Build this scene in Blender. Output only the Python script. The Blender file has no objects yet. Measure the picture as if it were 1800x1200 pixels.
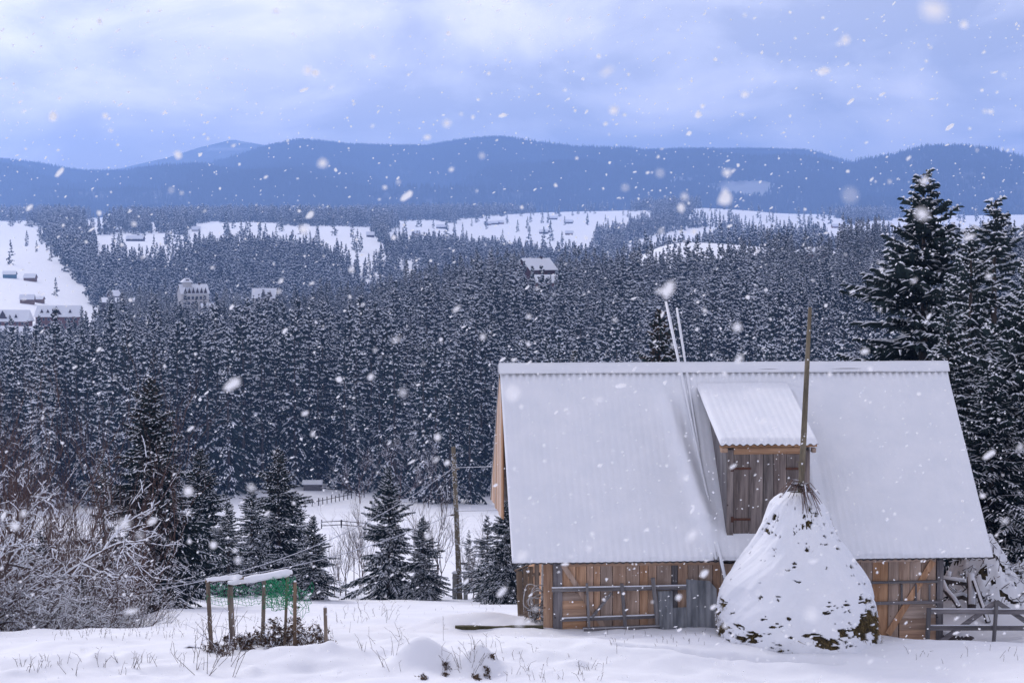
import bpy, math, random
import numpy as np
from mathutils import Vector
R = math.radians
rnd = random.Random(7)
rng = np.random.default_rng(11)
sc = bpy.context.scene
col = sc.collection
# ------------------------------------------------------------------ camera
F, HOR = 3520.0, 420.0                       # focal length in photo pixels (1800 wide), horizon row
PIT = math.atan((600 - HOR) / F)
CZ = 10.0                                    # camera height over the yard
cd = bpy.data.cameras.new('camera'); cam = bpy.data.objects.new('camera', cd); col.objects.link(cam)
cam.location = (0, 0, CZ); cam.rotation_euler = (math.pi / 2 - PIT, 0, 0)
cd.sensor_width = 36; cd.lens = 36 * F / 1800; cd.clip_start = 0.1; cd.clip_end = 40000
cd.dof.use_dof = True; cd.dof.focus_distance = 75; cd.dof.aperture_fstop = 3.5
sc.camera = cam
sc.cycles.use_denoising = True
sc.cycles.max_bounces = 4; sc.cycles.diffuse_bounces = 2; sc.cycles.glossy_bounces = 1
sc.cycles.transparent_max_bounces = 4; sc.cycles.volume_bounces = 1
sc.cycles.caustics_reflective = False; sc.cycles.caustics_refractive = False
# ------------------------------------------------------------------ sky + sun
SUN_EL, SUN_AZ = R(34), R(-32)               # azimuth from +Y, negative = left
SUN = Vector((math.sin(SUN_AZ) * math.cos(SUN_EL), math.cos(SUN_AZ) * math.cos(SUN_EL), math.sin(SUN_EL)))
def nd(nt, kind, **kw):
    n = nt.nodes.new(kind)
    for k, v in kw.items():
        if k.startswith('i_'):
            key = k[2:]; key = int(key) if key.isdigit() else key.replace('_', ' ')
            n.inputs[key].default_value = v
        else: setattr(n, k, v)
    return n
def lk(nt, a, b): nt.links.new(a, b)
world = bpy.data.worlds.new('World'); sc.world = world; world.use_nodes = True
wt = world.node_tree; wt.nodes.clear()
wo = nd(wt, 'ShaderNodeOutputWorld'); bg = nd(wt, 'ShaderNodeBackground'); bg.inputs[1].default_value = 0.1
lk(wt, bg.outputs[0], wo.inputs[0])
sky = nd(wt, 'ShaderNodeTexSky'); sky.sky_type = 'NISHITA'; sky.sun_disc = False
sky.sun_elevation = SUN_EL; sky.sun_rotation = SUN_AZ
tc = nd(wt, 'ShaderNodeTexCoord')
sx = nd(wt, 'ShaderNodeSeparateXYZ'); lk(wt, tc.outputs['Generated'], sx.inputs[0])
def wmath(op, a, b=None, clamp=False):
    n = nd(wt, 'ShaderNodeMath', operation=op, use_clamp=clamp)
    for i, v in enumerate((a, b)):
        if v is None: continue
        if isinstance(v, (int, float)): n.inputs[i].default_value = v
        else: lk(wt, v, n.inputs[i])
    return n.outputs[0]
den = wmath('ADD', wmath('MAXIMUM', sx.outputs[2], 0.0), 0.38)
cx = nd(wt, 'ShaderNodeCombineXYZ')
lk(wt, wmath('DIVIDE', sx.outputs[0], den), cx.inputs[0]); lk(wt, wmath('DIVIDE', sx.outputs[1], den), cx.inputs[1])
n1 = nd(wt, 'ShaderNodeTexNoise', i_Scale=5.2, i_Detail=8.0, i_Roughness=0.55, i_Distortion=0.35); lk(wt, cx.outputs[0], n1.inputs['Vector'])
n2 = nd(wt, 'ShaderNodeTexNoise', i_Scale=1.9, i_Detail=3.0, i_Roughness=0.5); lk(wt, cx.outputs[0], n2.inputs['Vector'])
cs = wmath('ADD', wmath('MULTIPLY', n1.outputs[0], 0.6), wmath('MULTIPLY', n2.outputs[0], 0.4))
ramp = nd(wt, 'ShaderNodeValToRGB'); lk(wt, cs, ramp.inputs[0])
ramp.color_ramp.elements[0].position = 0.43; ramp.color_ramp.elements[0].color = (3.0, 3.2, 4.5, 1)
ramp.color_ramp.elements[1].position = 0.58; ramp.color_ramp.elements[1].color = (9.4, 8.9, 9.7, 1)
e = ramp.color_ramp.elements.new(0.505); e.color = (6.0, 6.0, 7.2, 1)
mixs = nd(wt, 'ShaderNodeMixRGB'); mixs.inputs[0].default_value = 0.88
lk(wt, sky.outputs[0], mixs.inputs[1]); lk(wt, ramp.outputs[0], mixs.inputs[2])
# the veiled sun behind the cloud: forward glow
vd = nd(wt, 'ShaderNodeVectorMath', operation='DOT_PRODUCT'); lk(wt, tc.outputs['Generated'], vd.inputs[0]); vd.inputs[1].default_value = SUN
gl = wmath('MULTIPLY', wmath('POWER', wmath('MAXIMUM', vd.outputs['Value'], 0.0), 5.0), 8.0)
gl = wmath('ADD', gl, wmath('MULTIPLY', wmath('POWER', wmath('MAXIMUM', vd.outputs['Value'], 0.0), 2.0), 2.6))
gc = nd(wt, 'ShaderNodeMixRGB', blend_type='ADD'); gc.inputs[0].default_value = 1.0
gm = nd(wt, 'ShaderNodeMixRGB', blend_type='MULTIPLY'); gm.inputs[0].default_value = 1.0; gm.inputs[1].default_value = (1.0, 0.93, 0.98, 1)
cg = nd(wt, 'ShaderNodeCombineXYZ'); [lk(wt, gl, cg.inputs[i]) for i in range(3)]
lk(wt, cg.outputs[0], gm.inputs[2]); lk(wt, mixs.outputs[0], gc.inputs[1]); lk(wt, gm.outputs[0], gc.inputs[2])
lk(wt, gc.outputs[0], bg.inputs[0])
sl = bpy.data.lights.new('sun', 'SUN'); sun = bpy.data.objects.new('sun', sl); col.objects.link(sun)
sl.energy = 1.3; sl.angle = R(12); sl.color = (1.0, 0.965, 0.94); sun.rotation_euler = SUN.to_track_quat('Z', 'Y').to_euler(); sun.location = (-30, 40, 60)
vs = sc.view_settings; vs.view_transform = 'Standard'; vs.look = 'None'; vs.gamma = 1.0; vs.exposure = 0.1; vs.use_curve_mapping = False
# ------------------------------------------------------------------ pixel -> place helpers
cp, sp = math.cos(PIT), math.sin(PIT)
def ray(px, row):
    x = (px - 900) / F; v = -(row - 600) / F
    return np.array([x, cp + v * sp, -sp + v * cp])
def PT(px, row, Y):
    d = ray(px, row); return np.array([0, 0, CZ]) + d * (Y / d[1])
def PROJ(P):
    P = np.asarray(P, float); dx, dy, dz = P[..., 0], P[..., 1], P[..., 2] - CZ
    f = dy * cp - dz * sp; u = dy * sp + dz * cp
    return 900 + F * dx / f, 600 - F * u / f
# ------------------------------------------------------------------ noise
def _hash(i, j, s):
    n = (i * 374761393 + j * 668265263 + s * 974711) & 0x7fffffff
    n = ((n ^ (n >> 13)) * 1274126177) & 0x7fffffff
    return ((n ^ (n >> 16)) & 0xffff) / 65535.0
def vnoise(x, y, s=0):
    x = np.asarray(x, float); y = np.asarray(y, float)
    i = np.floor(x).astype(np.int64); j = np.floor(y).astype(np.int64); fx = x - i; fy = y - j
    fx = fx * fx * (3 - 2 * fx); fy = fy * fy * (3 - 2 * fy)
    a = _hash(i, j, s) * (1 - fx) + _hash(i + 1, j, s) * fx
    b = _hash(i, j + 1, s) * (1 - fx) + _hash(i + 1, j + 1, s) * fx
    return (a * (1 - fy) + b * fy) * 2 - 1
def fbm(x, y, o=4, s=0, g=0.5):
    t = 0; a = 1.0
    for k in range(o):
        t = t + a * vnoise(x * 2 ** k + 17.3 * k, y * 2 ** k - 9.1 * k, s + k); a *= g
    return t
# ------------------------------------------------------------------ terrain heights
def zr(d, row): return CZ - (row - HOR) / F * d
NEAR = [(-60, 15.5), (-5, 8.6), (0, 8.3), (10, 6.7), (20, 4.6), (30, 2.6), (36, 1.55), (42, 0.72), (45.5, 0.62), (49, 0.33)]
MID = [(54, -0.5), (60, -1.6), (75, -4.0), (100, -8.0), (140, -14), (180, -19.7), (250, -28.4), (300, -32.6), (350, -35.2), (400, -36.8)]
MIDL = [(54, -2.2), (60, -4.2), (75, -8.0), (100, -13.0), (140, -17), (180, -21), (250, -28.4), (300, -32.6), (350, -35.2), (400, -37)]
MIDR = [(54, 0.12), (60, -0.5), (75, -3.0), (100, -7.5), (140, -14), (180, -19.7), (250, -28.4), (300, -32.6), (350, -35.2), (400, -36)]
def rows(*p): return [(d, zr(d, r)) for d, r in p]
COLS = {
 0:    MIDL + [(500, -40), (600, -42)] + rows((700, 690), (800, 655), (900, 613), (1000, 585), (1100, 560), (1200, 535), (1400, 500), (1600, 465), (1750, 447), (2000, 438), (2300, 424), (2600, 398), (3000, 392), (3600, 386), (4300, 380)),
 300:  MID + [(500, -37), (600, -37)] + rows((700, 648), (800, 615), (900, 585), (1000, 568), (1080, 563)) + [(1180, -46)] + rows((1400, 540), (1600, 500), (1800, 465), (2000, 444), (2200, 432), (2500, 410), (2800, 396), (3300, 388), (3900, 384), (4300, 382)),
 600:  MID + [(500, -36.5), (600, -35), (700, -32), (800, -28), (870, -26), (980, -40), (1180, -52)] + rows((1400, 545), (1600, 505), (1800, 468), (2000, 440), (2200, 424), (2500, 406), (2800, 397), (3300, 392), (3900, 386), (4300, 382)),
 900:  MID + [(500, -33), (600, -27), (700, -22), (800, -16), (880, -15.5), (1000, -30), (1200, -48), (1500, -40)] + rows((1800, 480), (2200, 455), (2600, 434), (2900, 418), (3200, 402), (3600, 387), (4000, 379), (4300, 377)),
 1200: MID + [(500, -32), (600, -26), (700, -19), (800, -14), (900, -15)] + rows((1000, 478), (1130, 446), (1250, 426), (1330, 423)) + [(1480, -14), (1700, -18)] + rows((2000, 452), (2400, 432), (2800, 413), (3200, 396), (3600, 381), (4000, 371), (4300, 370)),
 1500: MIDR + [(500, -30), (600, -22), (700, -16), (800, -10.5), (900, -12)] + rows((1000, 462), (1150, 440), (1260, 440)) + [(1450, -8), (1700, -8)] + rows((2000, 438), (2400, 424), (2800, 410), (3200, 397), (3600, 388), (4000, 383), (4300, 381)),
 1800: MIDR + [(500, -28), (600, -20), (700, -11), (800, -3.6), (900, -3), (1100, -6), (1500, -6)] + rows((2000, 432), (2400, 418), (2800, 404), (3200, 393), (3600, 386), (4000, 383), (4300, 381)),
}
DD = np.concatenate([np.linspace(-60, 40, 60), np.linspace(40.5, 120, 220), np.geomspace(121, 15000, 700)])
def pchip(xs, ys, q):
    x = np.array(xs, float); y = np.array(ys, float); h = np.diff(x); d = np.diff(y) / h
    m = np.zeros_like(y); m[0] = d[0]; m[-1] = d[-1]
    for k in range(1, len(x) - 1):
        if d[k - 1] * d[k] > 0:
            w1, w2 = 2 * h[k] + h[k - 1], h[k] + 2 * h[k - 1]
            m[k] = (w1 + w2) / (w1 / d[k - 1] + w2 / d[k])
    i = np.clip(np.searchsorted(x, q) - 1, 0, len(x) - 2); t = (q - x[i]) / h[i]
    return (2*t**3-3*t**2+1)*y[i] + (t**3-2*t**2+t)*h[i]*m[i] + (-2*t**3+3*t**2)*y[i+1] + (t**3-t**2)*h[i]*m[i+1]
ZT = []
for c in sorted(COLS):
    pts = NEAR + COLS[c]; zl = pts[-1][1]
    pts = pts + [(5200, zl + 8), (15000, zl + 10)]
    ZT.append(pchip([p[0] for p in pts], [p[1] for p in pts], DD))
ZT = np.array(ZT)
BUMPS = []                                   # near snow mounds: x, y, radius x, radius y, height
def bump_px(px, row, rx, ry, h):
    d = ray(px, row); Y = (CZ - 0.6) / -d[2] * d[1]; BUMPS.append((d[0] / d[1] * Y, Y, rx, ry, h))
for b in [(742, 1182, .62, .5, .62), (842, 1186, .40, .36, .50), (470, 1176, 1.6, .8, .26), (560, 1172, 1.0, .6, .18), (640, 1168, .9, .7, .16),
          (300, 1150, 1.5, .9, .12), (860, 1082, 1.7, .8, .42), (120, 1180, 2.2, .7, .16), (30, 1165, 2., .8, .12), (700, 1120, 2.0, 1.2, .14),
          (960, 1150, 2.5, 1.3, .22), (1130, 1160, 1.6, 1.2, .14), (1560, 1190, 2., 1., -.12), (1400, 1185, 2., 1., -.14), (1240, 1125, 1.2, .6, .08)]: bump_px(*b)
for k in range(46):                          # a line of old footprints and small hollows
    t = k / 45; bump_px(1090 + 390 * t, 1157 - 5 * t + rnd.uniform(-1.5, 1.5), .11, .15, -.13)
for k in range(60): bump_px(rnd.uniform(0, 1050), rnd.uniform(1150, 1200), rnd.uniform(.12, .5), rnd.uniform(.12, .4), rnd.choice((-.05, .06, .09)))
BUMPS += [(11.6, 49.6, 3.2, 2.0, -.42), (6.5, 44.0, 4.0, 1.6, -.22)]
BUMPS = np.array(BUMPS)
def HT(x, y):
    x = np.asarray(x, float); y = np.asarray(y, float); sh = np.broadcast(x, y).shape
    x = np.broadcast_to(x, sh).ravel(); y = np.broadcast_to(y, sh).ravel()
    u = x / np.maximum(y, 42.0) * F / 300.0 + 3.0
    u = np.clip(u, 0, 5.9999); k = np.floor(u).astype(int); f = u - k; f = f * f * (3 - 2 * f)
    i = np.clip(np.searchsorted(DD, y) - 1, 0, len(DD) - 2); t = (y - DD[i]) / (DD[i + 1] - DD[i])
    za = ZT[k, i] * (1 - t) + ZT[k, i + 1] * t; zb = ZT[np.minimum(k + 1, 6), i] * (1 - t) + ZT[np.minimum(k + 1, 6), i + 1] * t
    z = za * (1 - f) + zb * f
    far = np.clip((y - 90) / 300, 0, 1)
    z = z + far * 0.0016 * np.minimum(y, 3500) * fbm(x / (0.10 * np.minimum(y, 4000) + 30), y / (0.16 * np.minimum(y, 4000) + 40), 3, 5)
    hs = np.clip((y - 380) / 120, 0, 1) * np.clip((1100 - y) / 250, 0, 1)
    z = z + hs * 3.2 * fbm(x / 55, y / 90, 2, 15)
    nr = np.clip((150 - y) / 60, 0, 1)
    z = z + nr * (0.10 * fbm(x / 4.5, y / 3.2, 4, 21) + 0.045 * fbm(x / .9, y / .6, 4, 33) * np.clip((70 - y) / 15, 0, 1))
    m = (y > 38) & (y < 62)
    if m.any():
        xm, ym = x[m], y[m]; zz = np.zeros_like(xm)
        for bx, by, rx, ry, h in BUMPS: zz += h * np.exp(-((xm - bx) / rx) ** 2 - ((ym - by) / ry) ** 2)
        z[m] = z[m] + zz
    return z.reshape(sh)
def hz(x, y): return float(HT(np.array([x]), np.array([y]))[0])
def ground_px(px, row, lo=40, hi=4500):      # first ground point seen along a pixel's ray
    d = ray(px, row); Y = np.geomspace(lo, hi, 4000); X = d[0] / d[1] * Y; Z = CZ + d[2] / d[1] * Y
    b = np.nonzero(Z < HT(X, Y))[0]
    k = b[0] if len(b) else len(Y) - 1
    return np.array([X[k], Y[k], float(HT(X[k:k+1], Y[k:k+1])[0])])
def at_depth(px, Y): x = (px - 900) / F * Y; return np.array([x, Y, hz(x, Y)])
# ------------------------------------------------------------------ materials
MATS = {}
def mat(name, c, rough=0.8, var=0.0, c2=None, scale=4.0, stretch=(1, 1, 1), bump=0.0, bscale=20.0, rand=0.0, detail=5.0, metal=0.0, coord='Object', lo=.35, hi=.65):
    if name in MATS: return MATS[name]
    m = bpy.data.materials.new(name); m.use_nodes = True; nt = m.node_tree; p = nt.nodes['Principled BSDF']
    p.inputs['Roughness'].default_value = rough; p.inputs['Metallic'].default_value = metal
    p.inputs['Specular IOR Level'].default_value = 0.25
    tcn = nd(nt, 'ShaderNodeTexCoord'); mp = nd(nt, 'ShaderNodeMapping'); lk(nt, tcn.outputs[coord], mp.inputs[0]); mp.inputs['Scale'].default_value = stretch
    out = None
    if c2 is not None:
        n = nd(nt, 'ShaderNodeTexNoise', i_Scale=scale, i_Detail=detail, i_Roughness=0.6); lk(nt, mp.outputs[0], n.inputs['Vector'])
        r = nd(nt, 'ShaderNodeValToRGB'); lk(nt, n.outputs[0], r.inputs[0])
        r.color_ramp.elements[0].position = lo; r.color_ramp.elements[1].position = hi
        r.color_ramp.elements[0].color = (*c, 1); r.color_ramp.elements[1].color = (*c2, 1); out = r.outputs[0]
    else:
        rg = nd(nt, 'ShaderNodeRGB'); rg.outputs[0].default_value = (*c, 1); out = rg.outputs[0]
    if rand:
        oi = nd(nt, 'ShaderNodeObjectInfo'); hs = nd(nt, 'ShaderNodeHueSaturation')
        mr = nd(nt, 'ShaderNodeMapRange'); lk(nt, oi.outputs['Random'], mr.inputs[0]); mr.inputs[3].default_value = 1 - rand; mr.inputs[4].default_value = 1 + rand
        lk(nt, mr.outputs[0], hs.inputs['Value']); lk(nt, out, hs.inputs['Color'])
        if stretch != (1, 1, 1):                # boards weather unevenly: some greyer than others
            m7 = nd(nt, 'ShaderNodeMath', operation='MULTIPLY'); m7.inputs[1].default_value = 7.31; fr = nd(nt, 'ShaderNodeMath', operation='FRACT'); lk(nt, oi.outputs['Random'], m7.inputs[0]); lk(nt, m7.outputs[0], fr.inputs[0])
            m8 = nd(nt, 'ShaderNodeMapRange'); lk(nt, fr.outputs[0], m8.inputs[0]); m8.inputs[3].default_value = .55; m8.inputs[4].default_value = 1.08; lk(nt, m8.outputs[0], hs.inputs['Saturation']); out = hs.outputs[0]
    lk(nt, out, p.inputs['Base Color'])
    if bump:
        n = nd(nt, 'ShaderNodeTexNoise', i_Scale=bscale, i_Detail=5.0, i_Roughness=0.6); lk(nt, mp.outputs[0], n.inputs['Vector'])
        b = nd(nt, 'ShaderNodeBump', i_Strength=bump, i_Distance=0.05); lk(nt, n.outputs[0], b.inputs['Height']); lk(nt, b.outputs[0], p.inputs['Normal'])
    MATS[name] = m; return m
snow = mat('snow', (0.80, 0.82, 0.87), 0.75, c2=(0.86, 0.87, 0.91), scale=1.5, bump=0.18, bscale=9)
snowg = mat('snow_ground', (0.80, 0.81, 0.86), 0.8, c2=(0.87, 0.88, 0.91), scale=0.35, bump=0.22, bscale=5)
tsnow = mat('tree_snow', (0.78, 0.80, 0.86), 0.85)
needle = mat('needles', (0.010, 0.021, 0.023), 0.75, c2=(0.020, 0.038, 0.037), scale=1.7, rand=0.3)
needleb = mat('needles_brown', (0.075, 0.040, 0.028), 0.8, c2=(0.04, 0.04, 0.03), scale=2.5)
bark = mat('bark', (0.055, 0.042, 0.038), 0.9, c2=(0.11, 0.09, 0.08), scale=9, stretch=(1, 1, .2), bump=.5)
twigm = mat('twig', (0.060, 0.040, 0.036), 0.9, c2=(0.12, 0.085, 0.075), scale=3)
twigr = mat('twig_brown', (0.105, 0.062, 0.052), 0.9, c2=(0.15, 0.095, 0.08), scale=2)
def woodm(name, c, c2, axis, rand=.22, knots=True):
    m = mat(name, c, .8, c2=c2, scale=7, stretch=tuple(.12 if a == axis else 1.6 for a in 'xyz'), bump=.35, bscale=14, rand=rand)
    if knots:
        nt = m.node_tree; p = nt.nodes['Principled BSDF']; src = p.inputs['Base Color'].links[0].from_socket
        t = nd(nt, 'ShaderNodeTexCoord'); v = nd(nt, 'ShaderNodeTexVoronoi', i_Scale=3.2); lk(nt, t.outputs['Object'], v.inputs['Vector'])
        r = nd(nt, 'ShaderNodeValToRGB'); r.color_ramp.elements[0].position = .045; r.color_ramp.elements[1].position = .10
        r.color_ramp.elements[0].color = (.25, .2, .18, 1); r.color_ramp.elements[1].color = (1, 1, 1, 1); lk(nt, v.outputs['Distance'], r.inputs[0])
        mx = nd(nt, 'ShaderNodeMixRGB', blend_type='MULTIPLY'); mx.inputs[0].default_value = 1; lk(nt, src, mx.inputs[1]); lk(nt, r.outputs[0], mx.inputs[2]); lk(nt, mx.outputs[0], p.inputs['Base Color'])
    return m
woodv = woodm('board_vertical', (0.36, 0.195, 0.105), (0.63, 0.385, 0.235), 'z')
woodh = woodm('board_horizontal', (0.34, 0.19, 0.105), (0.57, 0.35, 0.215), 'x')
greyv = woodm('grey_board_vertical', (0.10, 0.09, 0.095), (0.25, 0.23, 0.235), 'z')
greyh = woodm('grey_board_horizontal', (0.10, 0.09, 0.095), (0.25, 0.23, 0.235), 'x', knots=False)
doorv = woodm('door_board', (0.085, 0.062, 0.056), (0.26, 0.20, 0.175), 'z', .25)
postm = woodm('post_wood', (0.13, 0.09, 0.06), (0.27, 0.20, 0.14), 'z', .3, False)
darkw = mat('dark_wood', (0.030, 0.022, 0.020), .9, c2=(.06, .045, .04), scale=6)
slate = mat('roof_slate', (0.10, 0.095, 0.10), .85, c2=(.17, .16, .165), scale=5)
metal = mat('old_sheet', (0.15, 0.16, 0.175), .6, c2=(.36, .37, .39), scale=2.2, stretch=(1.5, 1, .35), bump=.15, bscale=12)
rust = mat('rust', (0.07, 0.032, 0.024), .8, c2=(.12, .05, .03), scale=15)
haym = mat('hay', (0.055, 0.042, 0.018), .9, c2=(.24, .17, .065), scale=7, detail=8)
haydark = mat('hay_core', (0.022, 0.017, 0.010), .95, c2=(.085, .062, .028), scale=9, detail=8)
netm = mat('green_net', (0.01, 0.30, 0.13), .5)
cablem = mat('cable', (0.24, 0.24, 0.26), .7)
polem = mat('pole_bark', (0.10, 0.085, 0.06), .9, c2=(.24, .20, .14), scale=5, stretch=(1, 1, .25), bump=.4)
leafm = mat('dead_leaves', (0.06, 0.035, 0.022), .9, c2=(.13, .08, .045), scale=6)
# ------------------------------------------------------------------ mesh helpers
def link(me, name, m, parent=None):
    o = bpy.data.objects.new(name, me); col.objects.link(o)
    for k in (m if isinstance(m, (list, tuple)) else [m]):
        if k is not None and len(me.materials) < (len(m) if isinstance(m, (list, tuple)) else 1): me.materials.append(k)
    if parent is not None: o.parent = parent
    return o
def thing(name, label, cat, loc=(0, 0, 0), rz=0.0, group=None):
    o = bpy.data.objects.new(name, None); col.objects.link(o); o.empty_display_size = .3
    o.location = loc; o.rotation_euler = (0, 0, rz); tag(o, label, cat, group); return o
def tag(o, label, cat, group=None):
    o['label'] = label; o['category'] = cat
    if group: o['group'] = group
    return o
def kind(o, k, label=None):
    o['kind'] = k
    if label: o['label'] = label
    return o
class MB:
    def __init__(s): s.v = []; s.f = []; s.m = []
    def add(s, vs, fs, mi=0):
        b = len(s.v); s.v += [tuple(map(float, v)) for v in vs]; s.f += [tuple(b + i for i in f) for f in fs]; s.m += [mi] * len(fs); return s
    def box(s, a, b, mi=0):
        x0, y0, z0 = a; x1, y1, z1 = b
        return s.add([(x0,y0,z0),(x1,y0,z0),(x1,y1,z0),(x0,y1,z0),(x0,y0,z1),(x1,y0,z1),(x1,y1,z1),(x0,y1,z1)],
                     [(0,3,2,1),(4,5,6,7),(0,1,5,4),(1,2,6,5),(2,3,7,6),(3,0,4,7)], mi)
    def bar(s, a, b, w, t, up=(0, 0, 1), mi=0, w2=None):
        a = Vector(a); b = Vector(b); d = (b - a).normalized(); up = Vector(up)
        sd = d.cross(up)
        if sd.length < 1e-4: sd = d.cross(Vector((0, 1, 0)))
        sd.normalize(); u = sd.cross(d).normalized(); w2 = w if w2 is None else w2
        vs = []
        for p, ww in ((a, w), (b, w2)):
            for i, j in ((-1, -1), (1, -1), (1, 1), (-1, 1)): vs.append(p + sd * (i * ww / 2) + u * (j * t / 2))
        return s.add(vs, [(0,1,2,3),(7,6,5,4),(0,4,5,1),(1,5,6,2),(2,6,7,3),(3,7,4,0)], mi)
    def tube(s, path, rad, n=6, mi=0, cap=True):
        P = [Vector(p) for p in path]; k = len(P); b = len(s.v); rad = rad if hasattr(rad, '__len__') else [rad] * k
        ref = Vector((0.13, 0.31, 0.94))
        for i in range(k):
            d = (P[min(i + 1, k - 1)] - P[max(i - 1, 0)]).normalized()
            if abs(d.dot(ref)) > .97: r2 = Vector((1, 0, 0))
            else: r2 = ref
            e1 = d.cross(r2).normalized(); e2 = d.cross(e1)
            for j in range(n):
                a = 2 * math.pi * j / n; s.v.append(tuple(P[i] + (e1 * math.cos(a) + e2 * math.sin(a)) * rad[i]))
        for i in range(k - 1):
            for j in range(n):
                q = (j + 1) % n; s.f.append((b + i*n + j, b + i*n + q, b + (i+1)*n + q, b + (i+1)*n + j)); s.m.append(mi)
        if cap:
            s.f.append(tuple(b + j for j in range(n))[::-1]); s.f.append(tuple(b + (k-1)*n + j for j in range(n))); s.m += [mi, mi]
        return s
    def mesh(s, name, smooth=False):
        me = bpy.data.meshes.new(name); me.from_pydata(s.v, [], s.f)
        if any(s.m): me.polygons.foreach_set('material_index', s.m)
        if smooth: me.polygons.foreach_set('use_smooth', [True] * len(s.f))
        me.validate(); me.update(); return me
    def build(s, name, m, parent=None, smooth=False): return link(s.mesh(name, smooth), name, m, parent)
def soup(name, T, M=None):                    # T (n,3,3) triangle soup
    T = np.asarray(T, np.float32); n = len(T); me = bpy.data.meshes.new(name)
    me.vertices.add(3 * n); me.vertices.foreach_set('co', T.reshape(-1))
    me.loops.add(3 * n); me.loops.foreach_set('vertex_index', np.arange(3 * n, dtype=np.int32))
    me.polygons.add(n); me.polygons.foreach_set('loop_start', np.arange(0, 3 * n, 3, dtype=np.int32)); me.polygons.foreach_set('loop_total', np.full(n, 3, np.int32))
    if M is not None: me.polygons.foreach_set('material_index', np.asarray(M, np.int32))
    me.update(calc_edges=True); return me
def grid(name, X, Y, Z, smooth=True):
    h, w = X.shape; me = bpy.data.meshes.new(name); V = np.stack([X, Y, Z], -1).reshape(-1, 3).astype(np.float32)
    i = np.arange(h * w).reshape(h, w); q = np.stack([i[:-1, :-1], i[:-1, 1:], i[1:, 1:], i[1:, :-1]], -1).reshape(-1, 4).astype(np.int32); n = len(q)
    me.vertices.add(len(V)); me.vertices.foreach_set('co', V.reshape(-1))
    me.loops.add(4 * n); me.loops.foreach_set('vertex_index', q.reshape(-1))
    me.polygons.add(n); me.polygons.foreach_set('loop_start', np.arange(0, 4 * n, 4, dtype=np.int32)); me.polygons.foreach_set('loop_total', np.full(n, 4, np.int32))
    me.polygons.foreach_set('use_smooth', np.full(n, smooth)); me.update(calc_edges=True); return me
def copy_tree(root, name=None):
    c = root.copy(); col.objects.link(c)
    for ch in root.children:
        k = ch.copy(); col.objects.link(k); k.parent = c
    return c
# ================================================================== SETTING
uu = np.concatenate([-np.geomspace(1.3, .31, 16), np.arange(-.30, -.135, .0035), np.arange(-.132, .1325, .00095), np.arange(.136, .30, .0035), np.geomspace(.31, 1.3, 16)])
yy = np.concatenate([np.linspace(-40, 36, 30), np.linspace(37, 41, 14), np.arange(41.2, 56, .1), np.arange(56.2, 75, .3), np.geomspace(75.4, 420, 110), np.geomspace(425, 4300, 190), np.geomspace(4400, 14000, 24)])
U, Yg = np.meshgrid(uu, yy); Xg = U * (Yg + 60)
kind(link(grid('ground', Xg, Yg, HT(Xg, Yg)), 'ground', snowg), 'structure')
# ---- mountains
def mount_mat(name, c, c2):
    m = mat(name, c, .95, c2=c2, scale=.012, detail=9, stretch=(1, 1, 1.5), lo=.4, hi=.62); nt = m.node_tree; p = nt.nodes['Principled BSDF']
    src = p.inputs['Base Color'].links[0].from_socket
    at = nd(nt, 'ShaderNodeAttribute', attribute_name='clearing'); mx = nd(nt, 'ShaderNodeMixRGB'); lk(nt, at.outputs['Fac'], mx.inputs[0]); lk(nt, src, mx.inputs[1]); mx.inputs[2].default_value = (.5, .52, .55, 1)
    lk(nt, mx.outputs[0], p.inputs['Base Color']); return m
def mountain(name, ridge, Yr, Yf, rowf, clear, m, seed, amp=120):
    px = np.linspace(-500, 2300, 280); cr = np.interp(px, [r[0] for r in ridge], [r[1] for r in ridge]) + 1.0 * vnoise(px / 60, px * 0, seed)
    v = np.concatenate([np.linspace(0, 1, 56), 1 + np.linspace(.03, .35, 8)])
    PX, V = np.meshgrid(px, v); Y = Yf + (Yr - Yf) * V
    zf = CZ - (rowf - HOR) / F * Yf - 60; zt = CZ - (np.interp(PX, px, cr) - HOR) / F * Yr
    X = (PX - 900) / F * Y; s = np.clip(V, 0, 1); prof = s ** 1.15 * (1 - .0 * s)
    Z = zf + (zt - zf) * prof - np.clip(V - 1, 0, 1) * 900
    bell = np.sin(np.pi * np.clip(V, 0, 1)) ** 1.0
    rid = 1 - np.abs(fbm(X / 1100 + V * .7, Y / 2600, 4, seed + 3)) * 1.6
    Z = Z + bell * amp * rid + 3 * bell * fbm(X / 160, Y / 160, 3, seed + 9)
    me = grid(name, X, Y, Z); a = me.attributes.new('clearing', 'FLOAT', 'POINT'); c = np.zeros(PX.shape)
    PXp, RW = PROJ(np.stack([X, Y, Z], -1))
    wob = .35 * fbm(PXp / 22, RW / 9, 3, seed + 5)
    for (ax, ay, rx, ry, k) in clear: c = np.maximum(c, k * np.clip(1.5 * (1.25 - ((PXp - ax) / rx) ** 2 - ((RW - ay) / ry) ** 2 + wob), 0, 1))
    a.data.foreach_set('value', c.ravel().astype(np.float32))
    o = kind(link(me, name, m), 'structure'); return o, X, Y, Z, c, V
MM = mount_mat('mountain_forest', (0.015, 0.022, 0.024), (0.085, 0.092, 0.10))
RID1 = [(-500, 300), (-200, 280), (0, 288), (60, 297), (120, 308), (250, 316), (360, 300), (480, 264), (530, 254), (600, 262), (700, 264), (760, 263), (820, 253), (880, 247), (930, 256), (1000, 265), (1100, 274), (1200, 269), (1340, 269), (1410, 271), (1460, 284), (1500, 297), (1560, 305), (1700, 312), (2300, 330)]
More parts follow.
